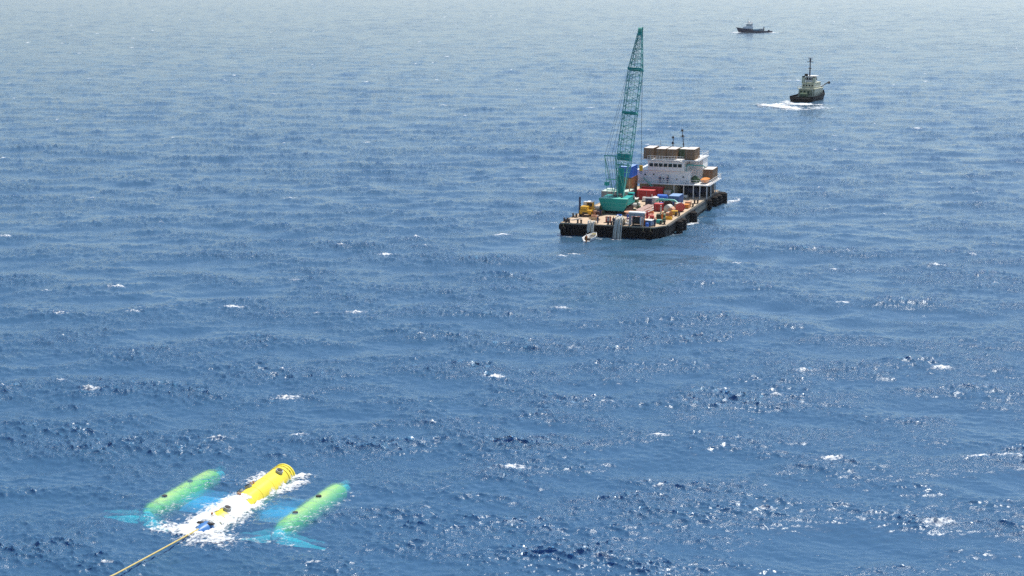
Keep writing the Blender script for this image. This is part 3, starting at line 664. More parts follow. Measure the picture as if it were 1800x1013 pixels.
# white winch frame at the front edge
t = bt('winch_portal', 'white topped portal frame with dark winch standing at the barge front edge', 'frame', 16.8, 1.5)
MB().box(-1.75,1.75,-0.7,0.9,2.75,3.05,0.04).build('top_slab', mm('white2'), t)
for x in (-1.6, 1.35):
    for y in (-0.6, 0.6): MB().box(x,x+0.25,y,y+0.2,0,2.75).build('leg', mm('steel'), t)
MB().box(-1.34,1.34,-0.55,-0.45,2.2,2.7).build('crossbeam', mm('steel'), t)
dm = MB().tube([(-0.8,0.2,1.15),(0.8,0.2,1.15)], 0.8, 14).build('winch_drum', mm('dark'), t)
for x in (-0.9,0.8): MB().tube([(x,0.2,1.15),(x+0.1,0.2,1.15)], 1.05, 14).build('flange', mm('steel'), dm)
MB().box(-1.1,1.1,-0.3,0.8,0,0.2).build('base', mm('dark'), t)
for x in (-1.1, 1.0): MB().tube([(x,-0.65,0.3),(x,-0.65,2.1)], 0.12, 7).build('hydraulic_ram', mm('white2'), t)
# pale hose bundles over the edge
def arch_bundle(label, u, n, wd, pts, m, r):
    t = bt('hose_bundle', label, 'hoses', u, 0, 0)
    for k in range(n):
        x = (k/(max(1,n-1))-0.5)*wd
        MB().tube([(x*(1+0.10*i)*0.75+random.uniform(-.06,.06)-0.05*i,p[0]-0.35*abs(math.sin(k*2.1))*min(1,i/3),p[1]-0.5*abs(math.sin(k*1.3))) for i,p in enumerate(pts)], r, 6).build('hose', mm(m), t, smooth=True)
    return t
arch_bundle('thick bundle of pale hoses arching over the barge front into the water', 13.5, 7, 1.3, [(2.6,3.0),(1.6,4.3),(0.5,4.9),(-0.5,4.6),(-1.1,3.4),(-1.4,1.8),(-1.5,0.2),(-1.6,-1.2)], 'hose', 0.14)
arch_bundle('short grey canvas chute hanging over the barge front above the small boat', 7.2, 6, 1.3, [(1.4,2.9),(0.7,3.4),(-0.2,3.4),(-0.6,2.4),(-0.65,1.4)], 'hose', 0.17)
# cluttered middle and right deck
reel('flat salmon cable reel right behind the crane counterweight', 11.9, 15.5, 'salmon', 1.5, 0.8)
reel('smaller flat reel just behind the salmon one', 13.1, 19.5, 'pink', 1.0, 0.6)
pipe_stack('long faded pink pipes piled beyond the cable reels', 12.0, 25.5, 'pink', 14, 0.13, 9, -4)
pipe_stack('pale grey pipes piled beside the pink ones', 14.2, 28, 'hose', 8, 0.12, 7, 6)
t = bt('girder_section', 'red and white lattice girder lying along the deck', 'girder', 14.6, 12.0, a=-6)
for (x, z) in ((0,0.15),(1.1,0.15),(0,1.1),(1.1,1.1)): MB().tube([(x,-7,z),(x,7,z)], 0.08, 6).build('chord', mm('hose' if z > 1 else 'redp'), t)
for k in range(14):
    y = -7+k; b = MB(); b.tube([(0,y,0.15),(0,y+1,1.1)],0.05,4); b.tube([(1.1,y,0.15),(1.1,y+1,1.1)],0.05,4); b.tube([(0,y,1.1),(1.1,y,1.1)],0.05,4); b.tube([(0,y,0.15),(0,y,1.1)],0.05,4); b.tube([(1.1,y,0.15),(1.1,y,1.1)],0.05,4)
    b.build('lacing', mm('redp'), t)
genset('blue and white engine set at the right front of deck', 19.3, 2.6, 'bluepale', 'white2', 1.9, 2.0, 1.3, -12)
tank('small blue drum in front of the engine set', 19.2, 1.0, 'bluet', 0.35, 0.9, upright=True)
crate('red crate left of the engine set at the front', 17.9, 4.2, 'redp', 1.3, 1.1, 0.8, 20)
crate('orange crate between girder and engine set', 17.5, 7.0, 'orange', 1.2, 1.2, 0.7, 40)
tank('upright red post like cylinder beside the girder', 17.3, 9.0, 'red', 0.28, 2.0, upright=True)
genset('dark green pump unit in the middle of the right deck', 19.2, 14.0, 'greeny', 'greeny', 2.0, 2.2, 0.8, 8, 'pump_unit', 'pump')
crate('salmon crate behind the green pump unit', 20.4, 16.5, 'salmon', 1.3, 1.3, 0.9, 15)
rope_coil('yellow rope coil near the right deck edge', 21.3, 12.5, 'yellow', 0.8)
crate('yellow crate near the right deck edge', 21.0, 20.0, 'yellow', 1.5, 1.2, 0.9, 10)
crate('small pale crate beside the yellow one', 20.2, 18.6, 'hose', 1.0, 1.0, 0.8, 30)
tank('white and rust horizontal tank by the red box container', 18.9, 23.0, 'hose', 0.8, 2.2, 80)
tank('salmon horizontal tank next to the white one', 20.0, 21.6, 'salmon', 0.6, 2.0, 80)
reel('upright dark reel standing behind the red box container', 18.0, 26.5, 'track', 1.1, 0.8, 70, False)
reel('upright red reel near the right deck edge', 21.2, 25.0, 'redp', 1.0, 0.7, 75, False)
genset('pale lilac machine housing beside the red reel', 20.2, 28.5, 'steel', 'hose', 1.6, 2.2, 1.4, 0)
crate('orange crate near right edge beyond the lilac machine', 21.4, 31.0, 'orange', 1.3, 2.2, 0.9, 0)
crate('brown crate beside bollards near right edge', 21.0, 34.8, 'salmon', 1.2, 1.8, 1.0, 0)
tank('blue horizontal tank between red containers and blue container', 13.9, 38.5, 'bluet', 0.85, 2.6, 0)
tank('white dome topped tank in front of the blue tank', 13.0, 35.0, 'white2', 0.85, 1.8, upright=True, lid='white2')
genset('navy machine beside the white dome tank', 12.0, 32.5, 'navy', 'steel', 1.6, 2.2, 1.8, 10)
t = bt('overhead_pipe', 'pale green bent pipe running in front of the blue container', 'pipe', 14.2, 31.5)
MB().tube([(-0.4,1.5,1.0),(0.5,0.4,1.6),(4.2,-0.2,1.6),(4.9,-0.4,1.2),(5.0,-0.5,0.0)], 0.24, 8).build('pipe', mm('tealp'), t, smooth=True)
for x in (0.8, 2.6): MB().box(x-0.08,x+0.08,-0.1,0.4,0,1.4).build('stand', mm('steel'), t)
t = bt('gangway', 'thin pale green gangway sloping down from the deckhouse behind the red containers', 'gangway', 9.6, 43.5)
for s in (0, 0.8): MB().tube([(-2.4,3.0+s,4.6),(1.0,1.5+s,1.9),(3.0,1.4+s,1.9)], 0.09, 5).build('side_rail', mm('tealp'), t)
for k in range(8): MB().box(-2.3+k*0.42,-2.1+k*0.42,2.95-k*0.18,3.8-k*0.18,4.5-k*0.33,4.55-k*0.33).build('rung', mm('tealp'), t)
winch('dark green winch standing before the cream lower wall', 13.6, 46.0, 'greeny', 1.3)
winch('dark winch under the right boat deck shelter', 18.4, 51.0, 'navy', 1.4, 20, 'navy')
winch('dark winch nearest the right edge under the shelter', 21.0, 52.5, 'dark', 1.3, -15, 'navy')
genset('navy generator deep under the boat deck shelter', 16.6, 54.0, 'navy', 'navy', 1.8, 2.4, 2.0)
crate('white box on deck just outside the shelter', 17.6, 47.6, 'white2', 1.2, 0.9, 0.7)
winch('dark green winch left of the salmon reel behind the crane', 10.5, 24, 'greeny', 1.1, 30)
genset('olive compressor between crane and red containers', 8.8, 31.0, 'greeny', 'hose', 2.0, 3.0, 1.7, 5, 'air_compressor', 'compressor')
t = bt('rescue_boat', 'orange rescue boat under the lone container on the boat deck', 'boat', 21.8, 50.5, 6.02, 90)
b = MB(); pr = [(-2.2,-0.8),(1.4,-0.95),(2.5,0),(1.4,0.95),(-2.2,0.8)]; b.prism([(x*0.7,y*0.6) for x,y in pr], 0.25, 1.1, pr); b.build('hull', mm('orange'), t)
MB().prism([(x*0.85,y*0.85) for x,y in pr], 1.1, 1.3, [(x*0.5,y*0.6) for x,y in pr]).build('cover', mm('orange'), t)
for x in (-1.2,1.0): MB().box(x,x+0.2,-0.6,0.6,0,0.35).build('cradle', mm('steel'), t)
t = bt('container_stand', 'low steel stand carrying the lone brown container on the boat deck', 'stand', 20.6, 53.6, 6.03)
for y in (0.1,2.9,5.7): MB().box(0,2.44,y,y+0.25,0,0.415).build('beam', mm('steel'), t)
t = bt('tarpaulin_bundle', 'dark green tarpaulin bundle left of the lone container', 'tarpaulin', 19.3, 50.2, 6.03)
b = MB(); b.ball((0,0,0.9), 0.9, 12, 8, 1.0); b.ball((0.6,0.5,0.6), 0.6, 10, 6)
b.ball((-0.5,0.4,0.55), 0.55, 10, 6); b.build('tarpaulin', mm('greeny'), t, smooth=True)
t = bt('light_pole', 'thin brown post between the grey container and the red containers', 'post', 6.3, 36.5)
MB().tube([(0,0,0),(0,0,5.6)], [0.16,0.12], 8).build('pole', mm('salmon'), t); MB().box(-0.4,0.4,-0.15,0.15,5.6,5.8).build('lamp_head', mm('dark'), t)

# smaller gear that clutters the deck
def bottle_rack(label, u, v, m, a=0):
    t = bt('gas_bottle_rack', label, 'rack', u, v, a=a, group='gas bottle racks')
    for x in range(4): 
        b = MB().tube([(x*0.32,0,0.08),(x*0.32,0,1.2),(x*0.32,0,1.4)], [0.14,0.14,0.06], 8).build('gas_bottle', mm(m), t, smooth=True)
    MB().box(-0.25,1.2,-0.25,0.25,0,0.07).build('base', mm('dark'), t)
    fr_ = MB()
    for z in (0.5, 1.1): fr_.box(-0.25,1.2,-0.24,-0.2,z,z+0.05)
    fr_.build('frame', mm('dark'), t)
def pallet(label, u, v, m, a=0, n=3):
    t = bt('loaded_pallet', label, 'pallet', u, v, a=a, group='loaded pallets')
    for k in range(5): MB().box(-0.6,0.6,-0.5+k*0.23,-0.36+k*0.23,0.08,0.12).build('slat', mm('wood'), t)
    for x in (-0.55,0,0.45): MB().box(x,x+0.1,-0.5,0.56,0,0.078).build('bearer', mm('wood'), t)
    for k in range(n): MB().box(-0.5+0.03*k,0.5-0.05*k,-0.4,0.45-0.04*k,0.125+k*0.34,0.44+k*0.34,0.04).build('sack', mm(m), t)
def ladder(label, u, v, a, m='steel', ln_=3.6):
    t = bt('ladder', label, 'ladder', u, v, a=a)
    for x in (0,0.45): MB().tube([(x,0,0.1),(x,ln_,0.1)], 0.045, 5).build('rail', mm(m), t)
    for k in range(9): MB().tube([(0,0.2+k*0.4,0.1),(0.45,0.2+k*0.4,0.1)], 0.03, 5).build('rung', mm(m), t)
bottle_rack('rack of red gas bottles left of the white winch frame', 9.3, 4.0, 'red', 10)
bottle_rack('rack of blue gas bottles by the girder end', 13.0, 8.2, 'bluet', -20)
bottle_rack('rack of orange gas bottles near the right edge bollards', 21.0, 15.0, 'orange', 70)
pallet('pallet of white sacks beside the pink pipes', 10.6, 28.2, 'white2', 15)
pallet('pallet of blue sacks before the blue container', 15.6, 30.0, 'bluet', -10)
pallet('pallet of pale sacks at the front between winch frame and girder', 14.4, 4.2, 'hose', 30, 2)
pallet('pallet of red sacks right of the pump unit', 17.6, 12.2, 'redp', 5, 2)
pallet('pallet of salmon sacks beyond the red reel', 19.0, 31.6, 'salmon', 45)
pallet('pallet of white sacks in front of the red containers', 9.6, 38.2, 'white2', 0)
ladder('steel ladder lying flat near the front left deck edge', 1.2, 4.2, -20)
ladder('orange ladder lying flat beside the girder', 18.4, 9.5, 12, 'orange')
rope_coil('white rope coil near the front edge right of the hoses', 14.6, 2.3, 'white2', 0.6, 3)
rope_coil('blue rope coil beside the salmon reel', 9.9, 13.0, 'bluet', 0.6, 3)
rope_coil('orange rope coil before the red box container', 15.4, 20.6, 'orange', 0.6, 3)
crate('navy crate against the yellow machine', 5.0, 14.4, 'navy', 1.1, 1.4, 1.0, 12)
crate('teal crate behind the engine set', 20.6, 6.4, 'teal', 1.2, 1.0, 0.8, -12)
tank('orange drum next to the teal crate', 19.4, 7.6, 'orange', 0.35, 0.95, upright=True)
tank('green drum between orange drum and right deck edge', 21.2, 8.6, 'greeny', 0.35, 0.95, upright=True)
for i, (u_, v_, L_) in enumerate(((9.0, 3.0, 'black hydraulic hose snaking from winch frame towards the crane'), (18.6, 16.0, 'black hose winding past the pump unit'))):
    t = bt('deck_hose', L_, 'hose', u_, v_)
    MB().tube([(k*0.45*(1 if i == 0 else 0.15), (k*0.9 if i == 0 else k*0.6)+0.5*math.sin(k*0.9), 0.08) for k in range(14)], 0.08, 6).build('hose_run', mm('dark'), t, smooth=True)

# ------------------------------------------------------------------ people
def person(label, loc, rz, suit='overall', hat='white2', arm=0.0, stride=0.0, group='crew on the barge deck'):
    t = thing('person', label, 'person', loc, rz, group)
    def skin(name, J, E_, par, m):
        me = bpy.data.meshes.new(name); me.from_pydata([j[0] for j in J], E_, []); me.materials.append(mm(m))
        ob = bpy.data.objects.new(name, me); C.objects.link(ob); ob.parent = par
        ob.modifiers.new('skin', 'SKIN'); sv = me.skin_vertices[0].data
        for i, j in enumerate(J): sv[i].radius = (j[1], j[1]) if not isinstance(j[1], tuple) else j[1]
        sv[0].use_root = True; return ob
    s, a = stride, arm
    J = [((0,0,0.95),0.13),((0,0,1.2),0.13),((0,0,1.42),(0.15,0.1)),((0,0,1.54),0.055),((0,0.02,1.64),0.09),((0,0.01,1.74),0.085),
         ((0.19,0,1.40),0.055),((0.25,0.03+a*0.2,1.15),0.042),((0.24,0.12+a*0.42,0.95+a*0.2),0.032),((0.24,0.16+a*0.5,0.86+a*0.24),0.04),
         ((-0.19,0,1.40),0.055),((-0.26,0.02,1.13),0.042),((-0.25,0.08,0.90),0.032),((-0.25,0.10,0.81),0.04),
         ((0.1,0.02+s*0.4,0.5),0.07),((0.1,s*0.7,0.08),0.05),((0.11,0.14+s*0.7,0.04),0.045),((-0.1,0.02-s*0.3,0.5),0.07),((-0.1,-s*0.7,0.08),0.05),((-0.11,0.14-s*0.7,0.04),0.045),((0.1,0,0.86),0.09),((-0.1,0,0.86),0.09)]
    E1 = [(0,1),(1,2),(2,3),(3,4),(4,5),(2,6),(6,7),(7,8),(8,9),(2,10),(10,11),(11,12),(12,13),(0,20),(20,14),(14,15),(15,16),(0,21),(21,17),(17,18),(18,19)]
    skin('body', J, E1, t, 'skin')
    K = [(p, (r if not isinstance(r, tuple) else max(r))+0.022) for p, r in J]; idx = [0,1,2,6,7,8,10,11,12,20,14,15,21,17,18]
    mp = {i: k for k, i in enumerate(idx)}
    skin('overalls', [K[i] for i in idx], [(mp[a_],mp[b_]) for a_,b_ in E1 if a_ in mp and b_ in mp], t, suit)
    MB().ball((0,0.01,1.72), 0.145, 10, 6, 0.85).build('helmet', mm(hat), t, smooth=True)
    return t
P_ = [('person in pale clothes and white helmet at the barge front edge between hose bundles', 10.5, 1.3, 0.2, 'overallw','white2'),
      ('person in blue overalls stooping beside the rope near the barge front', 11.6, 1.6, 2.8, 'overall','yellow'),
      ('person in blue overalls left of the crane at the front edge', 7.9, 2.2, 1.0, 'overall','white2'),
      ('person in orange overalls right of the white winch frame', 18.3, 1.5, 3.0, 'overallo','white2'),
      ('person in blue overalls beside the engine set at the front right corner', 20.6, 2.2, 2.2, 'overall','white2'),
      ('person in orange overalls standing by the yellow rope coil', 20.2, 11.0, 0.8, 'overallo','yellow'),
      ('person in pale clothes standing by the red box container', 17.6, 21.0, 1.9, 'overallw','white2'),
      ('person in pale clothes in front of the red containers', 11.6, 37.5, 2.5, 'overallw','white2'),
      ('person in blue overalls beside the blue container', 15.6, 32.0, 0.2, 'overall','yellow')]
for i, (lab, u, v, rz, su, ha) in enumerate(P_): person(lab, B(u, v), rz, su, ha, arm=(i % 3)*0.35, stride=0.12 if i % 2 else 0.0)
for i, (lab, u, v, su) in enumerate((('person in dark clothes leaning on the boat deck rail, left of two', 11.2, 47.3, 'overall'), ('person in dark clothes on the boat deck, right of two', 13.1, 47.4, 'overall'))):
    person(lab, B(u, v, 6.03), 3.0, su, 'white2', 0.4)

# ------------------------------------------------------------------ skiff
sp_, bp_ = G(1027, 427, 0.1), G(1051, 413, 0.3)
dv = bp_ - sp_; ln = 6.6
t = thing('work_skiff', 'small pale open boat moored under the barge front', 'boat', ((sp_.x+bp_.x)/2, (sp_.y+bp_.y)/2, 0.0), math.atan2(dv.y, dv.x)*0.0 + math.atan2(6.0, 3.0) - math.pi/2 + R(90) - R(0))
def boat_shell(ln, wd, z0, z1, sheer, m, name, par, inner=None, thick=0.1):
    n = 14; rows = []
    for k in range(n+1):
        t_ = k/n; x = -ln/2 + ln*t_; hw = wd/2*min(1, (1.02-t_**3.2))*(0.85+0.15*math.sin(math.pi*t_)); z = z1 + sheer*t_**2
        rows.append([(x - 0.06*ln*t_, 0, z0+0.25*(z1-z0)*t_**3), (x - 0.03*ln*t_, hw*0.72, z0+0.3*(z1-z0)), (x, hw, z), (x, max(hw-thick, 0.01), z), (x - 0.02*ln*t_, max(hw*0.72-thick,0.005), z0+0.45*(z1-z0))])
    b = MB(); vs = []; 
    for r_ in rows: vs += r_ + [(p[0],-p[1],p[2]) for p in r_[1:]]
    fs = []
    for k in range(n):
        a_, c_ = k*9, (k+1)*9
        for i, j in ((0,1),(1,2),(2,3),(3,4)): fs.append((a_+i,a_+j,c_+j,c_+i))
        for i, j in ((0,5),(5,6),(6,7),(7,8)): fs.append((c_+i,c_+j,a_+j,a_+i))
        fs.append((a_+4,a_+8,c_+8,c_+4))
    fs.append((0,5,6,7,8,4,3,2,1)); q = n*9; fs.append((q+1,q+2,q+3,q+4,q+8,q+7,q+6,q+5,q))
    b.add(vs, fs); return b.build(name, mm(m), par)
boat_shell(ln, 2.5, -0.35, 0.85, 0.35, 'white2', 'hull', t)
for x in (-1.7, -0.3, 1.1): MB().box(x-0.18, x+0.18, -1.0, 1.0, 0.6, 0.68).build('thwart', mm('hose'), t)
MB().box(-2.6,-1.0,-0.55,0.55,0.25,0.6).build('locker', mm('dark'), t); MB().box(0.3,0.9,-0.5,0.4,0.25,0.8).build('console', mm('dark'), t)
ob_ = MB().box(-ln/2-0.5,-ln/2-0.05,-0.28,0.28,0.5,1.3,0.08).build('outboard_motor', mm('dark'), t); MB().box(-ln/2-0.35,-ln/2-0.2,-0.08,0.08,-0.4,0.5).build('drive_leg', mm('dark'), ob_)
MB().torus((1.9,0,0.95),(0,0,1),0.4,0.08,12,5).build('rope_coil', mm('rope'), t)
t.rotation_euler = (0,0,math.atan2((bp_-sp_).y, (bp_-sp_).x))
person('person in orange seated low in the pale skiff', (sp_.x+0.5, sp_.y+1.0, 0.0), 1.2, 'overallo', 'white2', 0.3, group='crew in the skiff')
pl = B(6.9, -0.05, 2.75); sk = bp_ + Vector((0,0,0.9))
tag(MB().tube([sk, sk.lerp(pl,0.4)+Vector((0,0,-0.5)), sk.lerp(pl,0.75)+Vector((0,0,-0.35)), pl], 0.06, 5).build('mooring_rope', mm('hose')), 'pale painter rope from the skiff up to the barge deck', 'rope')

# ------------------------------------------------------------------ ocean turbine under tow
YC = Vector(G(362,920,0.35)); YF = Vector(G(500,826,0.7))
ax = (YF-YC); ax.z = 0; LEN = ax.length; HDG = math.atan2(ax.y, ax.x)
T0 = thing('ocean_turbine', 'yellow three pod floating sea turbine half sunk in churned white water', 'turbine', (YC.x, YC.y, 0.0), HDG)
print('turbine length', LEN)
def loc(p):                                   # world -> turbine frame (x along the pods, y to the left)
    d = Vector(p)-Vector((YC.x,YC.y,0)); c, s = math.cos(HDG), math.sin(HDG); return Vector((d.x*c+d.y*s, -d.x*s+d.y*c, d.z))
pod = MB(); x0, x1 = 0.2, LEN
prof = [(x0-0.2,0.75),(x0+0.5,1.05),(x0+1.6,1.28),(x1-1.4,1.34),(x1-1.35,1.42),(x1-1.15,1.42),(x1-1.1,1.34),(x1-0.3,1.34),(x1-0.25,1.42),(x1-0.05,1.42),(x1,1.36),(x1+0.02,1.2),(x1-0.15,1.15)]
zc = lambda x: -0.75 + 0.80*(x/LEN)
pod.tube([(x,0,zc(x)) for x,_ in prof], [r for _,r in prof], 30)
cpod = pod.build('centre_pod', mm('podyellow'), T0, smooth=True)
def on_pod(x, ang, r=1.34): return Vector((x, math.sin(R(ang))*r, zc(x)+math.cos(R(ang))*r))
def pod_norm(ang): return Vector((0, math.sin(R(ang)), math.cos(R(ang))))
for px, ang in ((LEN-2.2,-22),(LEN-7.2,25),(LEN-8.4,40),(3.6,-18),):
    p = on_pod(px, ang, 1.28); nn = pod_norm(ang)
    hd = MB().tube([p, p+nn*0.30], 0.42, 14).build('hatch', mm('steel'), cpod); MB().tube([p+nn*0.30, p+nn*0.36], 0.30, 12).build('hatch_cap', mm('dark'), hd)
for px, ang in ((LEN-6.1,22),(LEN-6.3,30),(LEN-9.8,12),(LEN-9.9,2),(1.6,8)):
    p = on_pod(px, ang, 1.30); nn = pod_norm(ang); MB().tube([p, p+nn*0.32], 0.12, 7).build('lifting_lug', mm('salmon'), cpod)
for k in range(7):
    ang = -50+k*17; c = on_pod(LEN-0.7, ang, 1.335); q = pod_norm(ang); s = Vector((0,math.cos(R(ang)),-math.sin(R(ang))))
    vs = [c+s*a_+Vector((b_,0,0))+q*c_ for c_ in (0,0.03) for a_,b_ in ((-.13,-.1),(.13,-.1),(.13,.1),(-.13,.1))]
    MB().add(vs, [(3,2,1,0),(4,5,6,7),(0,1,5,4),(1,2,6,5),(2,3,7,6),(3,0,4,7)]).build('ring_slot', mm('dark'), cpod)
MB().torus((LEN-0.72,0,zc(LEN-0.7)),(1,0,0),1.36,0.05,30,6).build('end_ring', mm('podyellow'), cpod, smooth=True)
for px in (4.8, 9.8, 12.4): MB().torus((px,0,zc(px)), (1,0,0), 1.33, 0.02, 30, 5).build('seam_ring', mm('podyellow'), cpod)
ns_ = MB().tube([(0.1,0,-0.42),(-0.7,0,-0.25),(-1.5,0,-0.05),(-1.7,0,0.0)], [0.95,0.75,0.35,0.2], 16).build('tow_nose', mm('noseblue'), cpod, smooth=True)
MB().box(-0.25,0.15,-0.95,0.95,0.30,0.46,0.03).build('tow_bar', mm('dark'), cpod)
def side_pod(n_px, f_px, z, r):
    a_, b_ = loc(G(*n_px, z)), loc(G(*f_px, z)); d = (b_-a_)
    d = Vector((d.length, 0, 0)); b_ = a_+d                      # all pods are parallel
    p = MB(); prof = [(0,0.35),(0.03,0.7),(0.1,0.95),(0.2,1.0),(0.85,1.0),(0.93,0.92),(0.98,0.65),(1.0,0.3)]
    p.tube([a_.lerp(b_,t_)+Vector((0,0,-0.25*(1-t_)*0)) for t_,_ in prof], [r*q for _,q in prof], 24)
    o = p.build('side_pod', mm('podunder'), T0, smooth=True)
    for t_ in (0.12, 0.38, 0.52, 0.78): MB().torus(a_.lerp(b_,t_), (1,0,0), r*1.0, 0.03, 26, 5).build('seam_ring', mm('podyellow'), o)
    for t_ in (0.25, 0.62): MB().tube([a_.lerp(b_,t_)+Vector((0,0,r-0.05)), a_.lerp(b_,t_)+Vector((0,0,r+0.15))], 0.3, 12).build('hatch', mm('dark'), o)
    MB().tube([b_+Vector((-0.2,0,0)), b_+Vector((1.3,0,-0.1)), b_+Vector((1.7,0,-0.1))], [r*0.55,r*0.4,0.1], 14).build('tail_cone', mm('blade'), o, smooth=True)
    return a_, b_, o
SUB = dict(z=-1.5, r=1.26)
La, Lb, Lo = side_pod((258,912), (388,841), SUB['z'], SUB['r'])
Ra, Rb, Ro = side_pod((490,944), (614,866), SUB['z'], SUB['r'])
def blade(root, d, ln_, pod_, tw):
    b = MB(); d = Vector(d).normalized(); cx = Vector((1,0,0)); up = Vector((0,0,1)); n = 8; vs = []
    for k in range(n+1):
        t_ = k/n; c = root + d*(ln_*t_); ch = (0.35+0.85*math.sin(math.pi*min(1,t_*1.15+0.12))**0.8)*(1-0.55*t_)*0.62+0.14; a_ = tw*(1-0.7*t_)
        e1 = (cx*math.cos(a_)+up*math.sin(a_))*ch; e2 = (up*math.cos(a_)-cx*math.sin(a_))*0.16*(1-0.6*t_)
        vs += [c-e1, c+e2, c+e1, c-e2]
    fs = [(0,1,2,3), (n*4+3,n*4+2,n*4+1,n*4)]
    for k in range(n):
        for i in range(4): fs.append((k*4+i,k*4+4+i,k*4+4+(i+1)%4,k*4+(i+1)%4))
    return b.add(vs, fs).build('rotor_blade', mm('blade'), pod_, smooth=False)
def rotor(a_, o, tips):
    hub = a_ + Vector((-0.5,0,0)); MB().tube([a_+Vector((0.3,0,0)), hub, hub+Vector((-0.8,0,0))], [0.75,0.7,0.15], 14).build('rotor_hub', mm('blade'), o, smooth=True)
    for px, z in tips:
        tp = loc(G(*px, z)); d = tp-hub; blade(hub, d, d.length, o, 0.25)
rotor(La, Lo, (((184,908), -1.7), ((296,935), -2.1)))
rotor(Ra, Ro, (((424,948), -1.7), ((572,966), -1.7)))
# hydrofoil wing joining the pods
wz = -1.95; xm = (La.x+Lb.x)/2
def wing(y0_, y1_, c0, c1, xa, xb):
    b = MB(); prof = [(0,0),(0.12,0.16),(0.35,0.2),(0.7,0.12),(1,0),(0.6,-0.08),(0.2,-0.1)]; vs = []
    for y_, ch, xo in ((y0_,c0,xa),(y1_,c1,xb)): vs += [(xo+(p-0.5)*ch, y_, wz+q*1.6) for p,q in prof]
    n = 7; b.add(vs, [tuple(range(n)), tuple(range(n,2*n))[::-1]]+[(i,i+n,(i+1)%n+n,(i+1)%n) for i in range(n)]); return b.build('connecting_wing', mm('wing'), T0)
wc = loc(G(497,905,wz)); wing(-0.6, Ra.y+0.3, 5.0, 5.2, wc.x, wc.x); wl = loc(G(352,878,wz)); wing(0.6, La.y-0.3, 5.0, 5.2, wc.x, wc.x)

# tow rope, from the blue nose to a ship beyond the picture
ra = T0.matrix_basis @ Vector((-1.5,0,0.25)); rb = G(193, 1015, 0.6); far_ = rb + (rb-ra).normalized()*45; far_.z = 6
pts = [ra + (far_-ra)*t_ + Vector((0,0, (1-t_)*t_*-0)) for t_ in np.linspace(0,1,40)]
k0 = (rb-ra).length/(far_-ra).length
for i, p in enumerate(pts):
    t_ = i/39; p.z = 0.25 + (0.6-0.25)*min(1,t_/k0)**1.2 if t_ < k0 else 0.6 + (6-0.6)*((t_-k0)/(1-k0))
tag(MB().tube(pts, 0.085, 8).build('tow_rope', mm('rope'), smooth=True), 'tan tow rope stretched from the blue nose of the turbine across the water', 'rope')

# ------------------------------------------------------------------ tug and far ship
def hull_mesh(secs, name, m, par):
    """secs: (x, half beam at deck, half beam at water, z deck)"""
    vs = []; fs = []
    for x, hd, hw, zd, xw in secs: vs += [(xw,0,-1.6),(xw,hw*0.7,-1.2),(xw*0.98+x*0.02,hw,0.1),(x,hd,zd),(x,-hd,zd),(xw*0.98+x*0.02,-hw,0.1),(xw,-hw*0.7,-1.2)]
    for k in range(len(secs)-1):
        for i in range(7): fs.append((k*7+i,k*7+7+i,k*7+7+(i+1)%7,k*7+(i+1)%7))
    fs.append(tuple(range(7))); fs.append(tuple((len(secs)-1)*7+i for i in range(7))[::-1])
    return MB().add(vs, fs).build(name, mm(m), par)
a_, b_ = G(1386,178,0), G(1428,181,0); sc_ = (a_+b_)/2; bow = G(1446,168,0)
th = math.atan2((bow-sc_).y, (bow-sc_).x)
tg = thing('tugboat', 'black hulled tugboat with cream upperworks and tall mast seen from its stern', 'tugboat', (sc_.x, sc_.y, 0), R(90)-R(28))
S_ = 1.0
hull_mesh([(0,5.0,4.4,1.7,0.6),(1.5,5.7,5.3,1.6,1.8),(12,5.9,5.5,1.7,12),(20,5.5,5.0,2.4,19.5),(25,3.6,2.6,3.2,23.5),(28.5,0.5,0.15,4.0,26)], 'hull', 'black', tg)
b = MB(); 
for s in (-1,1):
    pr = [(0.2,5.05),(1.5,5.72),(12,5.92),(20,5.52),(25,3.62),(28.4,0.5)]; zz = [1.7,1.6,1.7,2.4,3.2,4.0]
    for k in range(5):
        (xa,ya),(xb,yb) = pr[k],pr[k+1]; b.add([(xa,s*ya,zz[k]),(xb,s*yb,zz[k+1]),(xb,s*yb,zz[k+1]+0.9),(xa,s*ya,zz[k]+0.5),(xa,s*(ya-.12),zz[k]),(xb,s*(yb-.12),zz[k+1]),(xb,s*(yb-.12),zz[k+1]+0.9),(xa,s*(ya-.12),zz[k]+0.9)],[(0,1,2,3),(7,6,5,4),(3,2,6,7),(0,4,5,1),(0,3,7,4),(1,5,6,2)])
b.box(0.05,0.2,-4.9,4.9,1.7,2.2); b.build('bulwark', mm('black'), tg)
MB().tube([(0.0,-4.9,1.4),(0.0,4.9,1.4)], 0.45, 10).build('stern_fender', mm('rubber'), tg)
MB().tube([(28.2,-1.2,3.8),(29.2,0,3.9),(28.2,1.2,3.8)], 0.8, 10).build('bow_fender', mm('rubber'), tg, smooth=True)
for y in (-3.6,-1.2,1.2,3.6): MB().torus((-0.45,y,0.9),(1,0,0),0.5,0.2,12,6).build('tyre', mm('rubber'), tg)
MB().box(9,22,-3.9,3.9,1.75,5.4,0.1).build('deckhouse', mm('tugcream'), tg)
for y in (-2.6,-0.9,0.9,2.6): MB().box(8.9,8.99,y-0.5,y+0.5,2.4,4.6).build('doorway', mm('greeny'), tg)
MB().box(8.2,22.4,-4.3,4.3,5.41,5.6).build('boat_deck', mm('tugcream'), tg)
MB().box(11,21,-3.0,3.0,5.62,8.1,0.1).build('upper_house', mm('tugcream'), tg)
for y in (-2.0,-0.7,0.7,2.0): MB().box(10.9,10.99,y-0.35,y+0.35,6.3,7.3).build('window', mm('glass'), tg)
MB().box(10.6,21.4,-3.3,3.3,8.11,8.28).build('bridge_deck', mm('tugcream'), tg)
